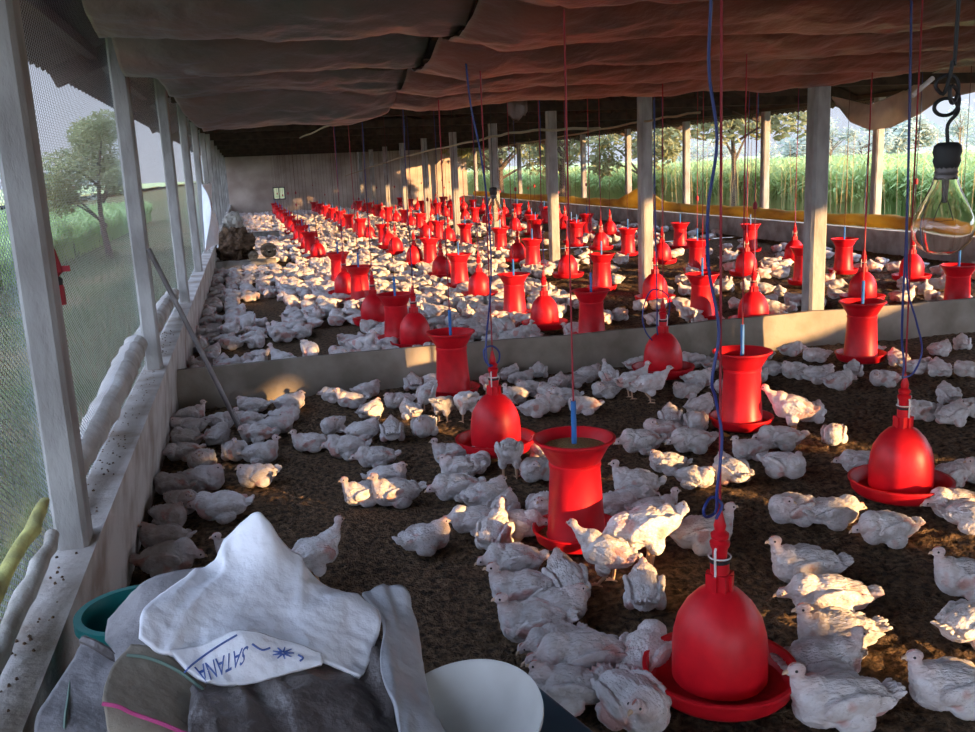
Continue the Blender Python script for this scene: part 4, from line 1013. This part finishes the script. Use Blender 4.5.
# ------------------------------------------------------------------ bulbs
def bulb(p, s, cordtop, label, loops=True):
    e = empty('light_bulb', p); tag(e, label, 'light bulb'); 
    g = MB(); pr = [(0, -.052), (.018, -.050), (.034, -.041), (.045, -.026), (.049, -.006), (.046, .012), (.036, .034), (.026, .054), (.021, .066), (.019, .076)]
    inn = [(max(0, r-.0012), z+(.0012 if i == 0 else 0)) for i, (r, z) in enumerate(pr)][::-1]
    g.lathe([(r*s, z*s) for r, z in pr+inn], 40); g.obj('glass_bulb', M['glass'], e)
    g = MB(); g.lathe([(0.0175*s, .073*s), (.0185*s, .077*s), (.017*s, .081*s), (.0185*s, .085*s), (.017*s, .089*s), (.0185*s, .094*s), (0, .095*s)], 20); g.obj('screw_cap', M['steel'], e)
    g = MB(); g.lathe([(0, .088*s), (.016*s, .088*s), (.019*s, .094*s), (.022*s, .103*s), (.0205*s, .110*s), (.023*s, .118*s), (.021*s, .128*s), (.015*s, .133*s), (0, .134*s)], 14); g.obj('socket', M['black'], e)
    g = MB(); g.tube([(0, 0, .075*s), (0, 0, .035*s)], [.006*s, .004*s], 8)
    for sg in (-1, 1): g.tube([(0, 0, .05*s), (sg*.010*s, 0, .03*s), (sg*.020*s, 0, .005*s)], .0007*s, 4)
    g.tube([(.020*s*math.cos(a), .006*s*math.sin(2*a), .005*s) for a in np.linspace(0, PI, 9)], .0005*s, 4)
    g.obj('filament_stem', M['steel'], e)
    g = MB(); z0 = .131*s
    pts = [(0, 0, z0), (-.002, 0, z0+.03*s)]
    if loops:
        for k in range(26):
            a = k*PI/4.6; pts.append((.016*s*math.cos(a)+.004*math.sin(k), .012*s*math.sin(a*.5), z0+.05*s+.002*s*k+.018*s*math.sin(a)))
    pts += [(.0, 0, z0+.13*s), (.004, 0, z0+.2*s), (0, 0, cordtop-p[2])]
    g.tube(crom(pts, 4), .0032*s if loops else .004, 6); g.obj('cord', M['black'], e)
    return e
pb = ray(943, 224)*1.45; pb = Vector((pb.x, pb.y, pb.z+H))
bulb(pb, .93, 2.34, 'large clear glass light bulb with taped black socket hanging close to camera')
p2 = atY(494, 212, 11.5); bulb(p2, 2.3, 2.5, 'big dim glass bulb hanging far off beside the looped-hose cord', False)
# ropes along the shed
for i, (pts, lab, r) in enumerate([([(345, 176, 26), (400, 158, 16), (470, 142, 10.5), (520, 132, 8.6), (600, 128, 7.2)], 'sagging tan rope crossing below the dark roof, lowest one', .012),
      ([(300, 138, 14), (345, 118, 9), (376, 98, 6.6)], 'twisted pale rope slanting up to the tarp corner over the left pen', .010),
      ([(470, 152, 20), (560, 137, 14), (640, 122, 10), (700, 112, 8.5)], 'tan rope below the rafters near the middle posts', .012)]):
    b = MB(); P = crom([atY(*p) for p in pts], 10); P = [q+Vector((0, 0, .006*math.sin(k*1.4))) for k, q in enumerate(P)]
    b.tube(P, r, 6); tag(b.obj('rope', M['cord2']), lab, 'rope')
# tube-light fitting near the bulb cord
b = MB(); a = atY(912, 96, 3.6); c = atY(933, 78, 3.6); b.tube([a, c], .011, 8); tag(b.obj('lamp_fitting', M['wire']), 'short white rod-like fitting tied beside the bulb cord under the tarp', 'fitting')

# ------------------------------------------------------------------ outdoors
def tree(x, y, h, cr, n, lm, label, trunk=.12, leaf=.14, flat=.8, base=.4, group=None, cat='tree', seed=1, sparse=1.0, z0=0):
    rnd = random.Random(seed); e = empty('tree' if cat == 'tree' else 'bush', (x, y, z0)); tag(e, label, cat, group)
    b = MB(); tips = []
    top = Vector((rnd.uniform(-.3, .3), rnd.uniform(-.3, .3), h*.7)); b.tube(crom([(0, 0, -.1), (rnd.uniform(-.1, .1)*h*.3, 0, h*.3), tuple(top)], 5), [trunk*(1-.75*i/10) for i in range(11)], 7)
    for k in range(9):
        a = rnd.random()*2*PI; z = h*rnd.uniform(base*.8, .65); tip = Vector((math.cos(a)*cr*rnd.uniform(.5, .95), math.sin(a)*cr*rnd.uniform(.5, .95), z+h*rnd.uniform(.1, .3)))
        b.tube(crom([(0, 0, z), tuple(tip*.5+Vector((0, 0, z*.5+.1))), tuple(tip)], 4), [trunk*.4*(1-.8*i/8) for i in range(9)], 5); tips.append(tip)
    b.obj('trunk', M['bark'], e)
    b = MB(); blobs = [(Vector((t.x, t.y, t.z)), cr*rnd.uniform(.28, .45)) for t in tips]+[(Vector((0, 0, h*.8)), cr*.5), (Vector((0, 0, h*.6)), cr*.55)]
    for i in range(n):
        c, r = rnd.choice(blobs); d = Vector((rnd.gauss(0, 1), rnd.gauss(0, 1), rnd.gauss(0, 1))).normalized()*r*rnd.random()**.4; d.z *= flat
        p = c+d; s = leaf*rnd.uniform(.5, 1.2); u = Vector((rnd.gauss(0, 1), rnd.gauss(0, 1), rnd.gauss(0, .6))).normalized(); w_ = u.orthogonal().normalized()
        b.add([p-u*s, p+w_*s*.4, p+u*s, p-w_*s*.4], [(0, 1, 2, 3)])
    me = bpy.data.meshes.new('foliage'); me.from_pydata(b.v, [], b.f); me.materials.append(lm); mk('foliage', me, e)
    return e
def gp(px, py_base, dist):
    r = ray(px, py_base); k = dist/math.hypot(r.x, r.y); return r.x*k, r.y*k
# acacia-like tree and shrubs just beyond the field-side wall
tl = [(735, 26, 4.6, 2.0, 5200, 'leaf_a', 'thin olive tree rising over the crop between two field-side posts', .10, .13),
      (640, 31, 3.8, 1.7, 3600, 'leaf_a', 'olive bushy tree behind the middle posts on the field side', .10, .13),
      (560, 32, 4.2, 2.3, 5000, 'leaf_a', 'wide dry tree seen between middle posts left of the olive bush', .14, .14),
      (500, 40, 4.5, 2.8, 5000, 'leaf_a', 'dark tree beyond the far field-side wall near the small hanging bulb', .16, .16),
      (455, 52, 4.8, 3.2, 5000, 'leaf_a', 'furthest roadside tree seen over the far red feeders', .16, .2)]
for i, (px, d, h, cr, n, lm, lab, tk, lf) in enumerate(tl):
    x, y = gp(px, 160, d); tree(x, y, h, cr, n, M[lm], lab, trunk=tk, leaf=lf, seed=i+3, base=.25)
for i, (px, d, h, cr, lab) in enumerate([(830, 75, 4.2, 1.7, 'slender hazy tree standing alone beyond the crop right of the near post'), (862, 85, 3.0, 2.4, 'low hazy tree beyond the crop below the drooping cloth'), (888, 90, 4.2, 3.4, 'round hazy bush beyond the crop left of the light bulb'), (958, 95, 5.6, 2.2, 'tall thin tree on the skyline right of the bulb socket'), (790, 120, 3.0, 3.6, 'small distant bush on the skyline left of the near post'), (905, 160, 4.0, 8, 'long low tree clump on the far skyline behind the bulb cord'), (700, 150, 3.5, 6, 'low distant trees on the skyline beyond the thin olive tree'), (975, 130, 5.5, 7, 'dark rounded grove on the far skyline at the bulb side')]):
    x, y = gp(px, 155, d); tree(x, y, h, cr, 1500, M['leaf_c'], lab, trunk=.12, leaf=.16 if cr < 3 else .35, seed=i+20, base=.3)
# left-hand trees seen through the net
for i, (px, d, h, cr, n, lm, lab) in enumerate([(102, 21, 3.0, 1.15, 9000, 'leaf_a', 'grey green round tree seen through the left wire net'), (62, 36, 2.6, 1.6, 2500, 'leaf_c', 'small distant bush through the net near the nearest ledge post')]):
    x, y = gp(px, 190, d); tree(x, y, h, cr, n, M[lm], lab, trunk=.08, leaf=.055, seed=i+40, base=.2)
# crops: maize-like blades
def crop(name, regions, n, h, lm, label, seed):
    rnd = random.Random(seed); b = MB()
    for k in range(n):
        reg = rnd.choice(regions); t = rnd.random()**1.5
        x = reg[0]+(reg[1]-reg[0])*t; y = rnd.uniform(reg[2], reg[3]); hh = h*rnd.uniform(.75, 1.12)
        for j in range(4):
            a = rnd.random()*2*PI; l = hh*rnd.uniform(.35, .6); zz = hh*rnd.uniform(.3, .75); w_ = .022+.012*rnd.random()
            c, s = math.cos(a), math.sin(a); pts = [(0, zz), (l*.35, zz+l*.5), (l*.8, zz+l*.35)]
            vs = []
            for q, (r_, z_) in enumerate(pts):
                ww = w_*(1, 1, .1)[q]; vs += [(x+c*r_-s*ww, y+s*r_+c*ww, z_), (x+c*r_+s*ww, y+s*r_-c*ww, z_)]
            b.add(vs, [(0, 1, 3, 2), (2, 3, 5, 4)])
        b.add([(x-.012, y, -.05), (x+.012, y, -.05), (x+.004, y, hh*.9), (x-.004, y, hh*.9)], [(0, 1, 2, 3)])
    me = bpy.data.meshes.new(name); me.from_pydata(b.v, [], b.f); me.materials.append(lm); return tag(mk(name, me), label, 'crop', kind='stuff')
crop('maize_field', [(13.0, 36, 8, 62)], 28000, 1.2, M['leaf_b'], 'tall green maize crop growing beyond the field-side wall', 5)
crop('green_crop', [(-3.6, -16, 3, 40)], 9000, .75, M['leaf_b'], 'green crop seen through the left wire net', 6)
b = MB()
for (x0, x1, y0, y1, z) in ((30, 400, -60, 500, .85), (-300, -14, -60, 500, .5)):
    n = 60; vs = [(x0+(x1-x0)*(i/n)**2 if x0 > 0 else x1+(x0-x1)*(i/n)**2, y0+(y1-y0)*(j/n), z+.25*fbm(i*.9, j*.9)) for j in range(n+1) for i in range(n+1)]
    b.add(vs, [(j*(n+1)+i, j*(n+1)+i+1, (j+1)*(n+1)+i+1, (j+1)*(n+1)+i) for j in range(n) for i in range(n)])
tag(b.obj('far_field', M['field']), 'flat green farmland running off to the skyline', 'field', kind='stuff')
# dry stalks
rnd = random.Random(8); b = MB()
for k in range(60):
    x, y = rnd.uniform(10.2, 12), rnd.uniform(11, 24); b.tube([(x, y, 0), (x+rnd.uniform(-.1, .1), y, rnd.uniform(.9, 1.8))], [.008, .003], 4)
tag(b.obj('dry_stalks', M['straw']), 'dry pale stalks standing at the edge of the maize', 'stalks', kind='stuff')
# grass by the left wall
rnd = random.Random(9); b = MB()
for k in range(16000):
    y = rnd.uniform(1.5, 22); x = -.8-rnd.random()**1.3*4
    if abs(x+2.3+.25*math.sin(y*.6)) < .35 and rnd.random() < .85: continue
    h = rnd.uniform(.04, .14); a = rnd.random()*6.28; w_ = .008
    b.add([(x-w_*math.cos(a), y-w_*math.sin(a), -.05), (x+w_*math.cos(a), y+w_*math.sin(a), -.05), (x+rnd.uniform(-.05, .05), y+rnd.uniform(-.05, .05), h)], [(0, 1, 2)])
me = bpy.data.meshes.new('grass'); me.from_pydata(b.v, [], b.f); me.materials.append(M['grass']); tag(mk('grass', me), 'short grass growing outside the left netted wall', 'grass', kind='stuff')

# unseen sheets added on the sun side, spaced to cut evening light into streaks
for k, (a, b_, zt, lab) in enumerate([(-14.9, -11.0, 2.5, 'added unseen yellow sun-blocking sheet at the near end of the field-side wall'), (-10.8, -7.75, 2.5, 'added unseen yellow sun-blocking sheet, second from the near end'), (-7.15, -6.0, 2.5, 'added unseen yellow sun-blocking sheet, third from the near end'),
      (-5.45, -4.35, 2.5, 'added unseen yellow sun-blocking sheet, fourth from the near end'), (-4.05, -0.9, 2.5, 'added unseen yellow sun-blocking sheet, last before the open bays')]):
    sunblocker(a, b_, .36, zt, lab, k+1)
sunblocker(-.8, 3.2, .36, 1.15, 'added unseen low yellow sun-blocking sheet across the first open bay', 7)  # added low sheet, unseen, shades the right of the front pen

S.view_settings.view_transform = 'Standard'; S.view_settings.look = 'None'; S.view_settings.gamma = 1; S.view_settings.use_curve_mapping = False
S.view_settings.exposure = 0.14
S.cycles.max_bounces = 8; S.cycles.transparent_max_bounces = 12; S.cycles.use_denoising = True
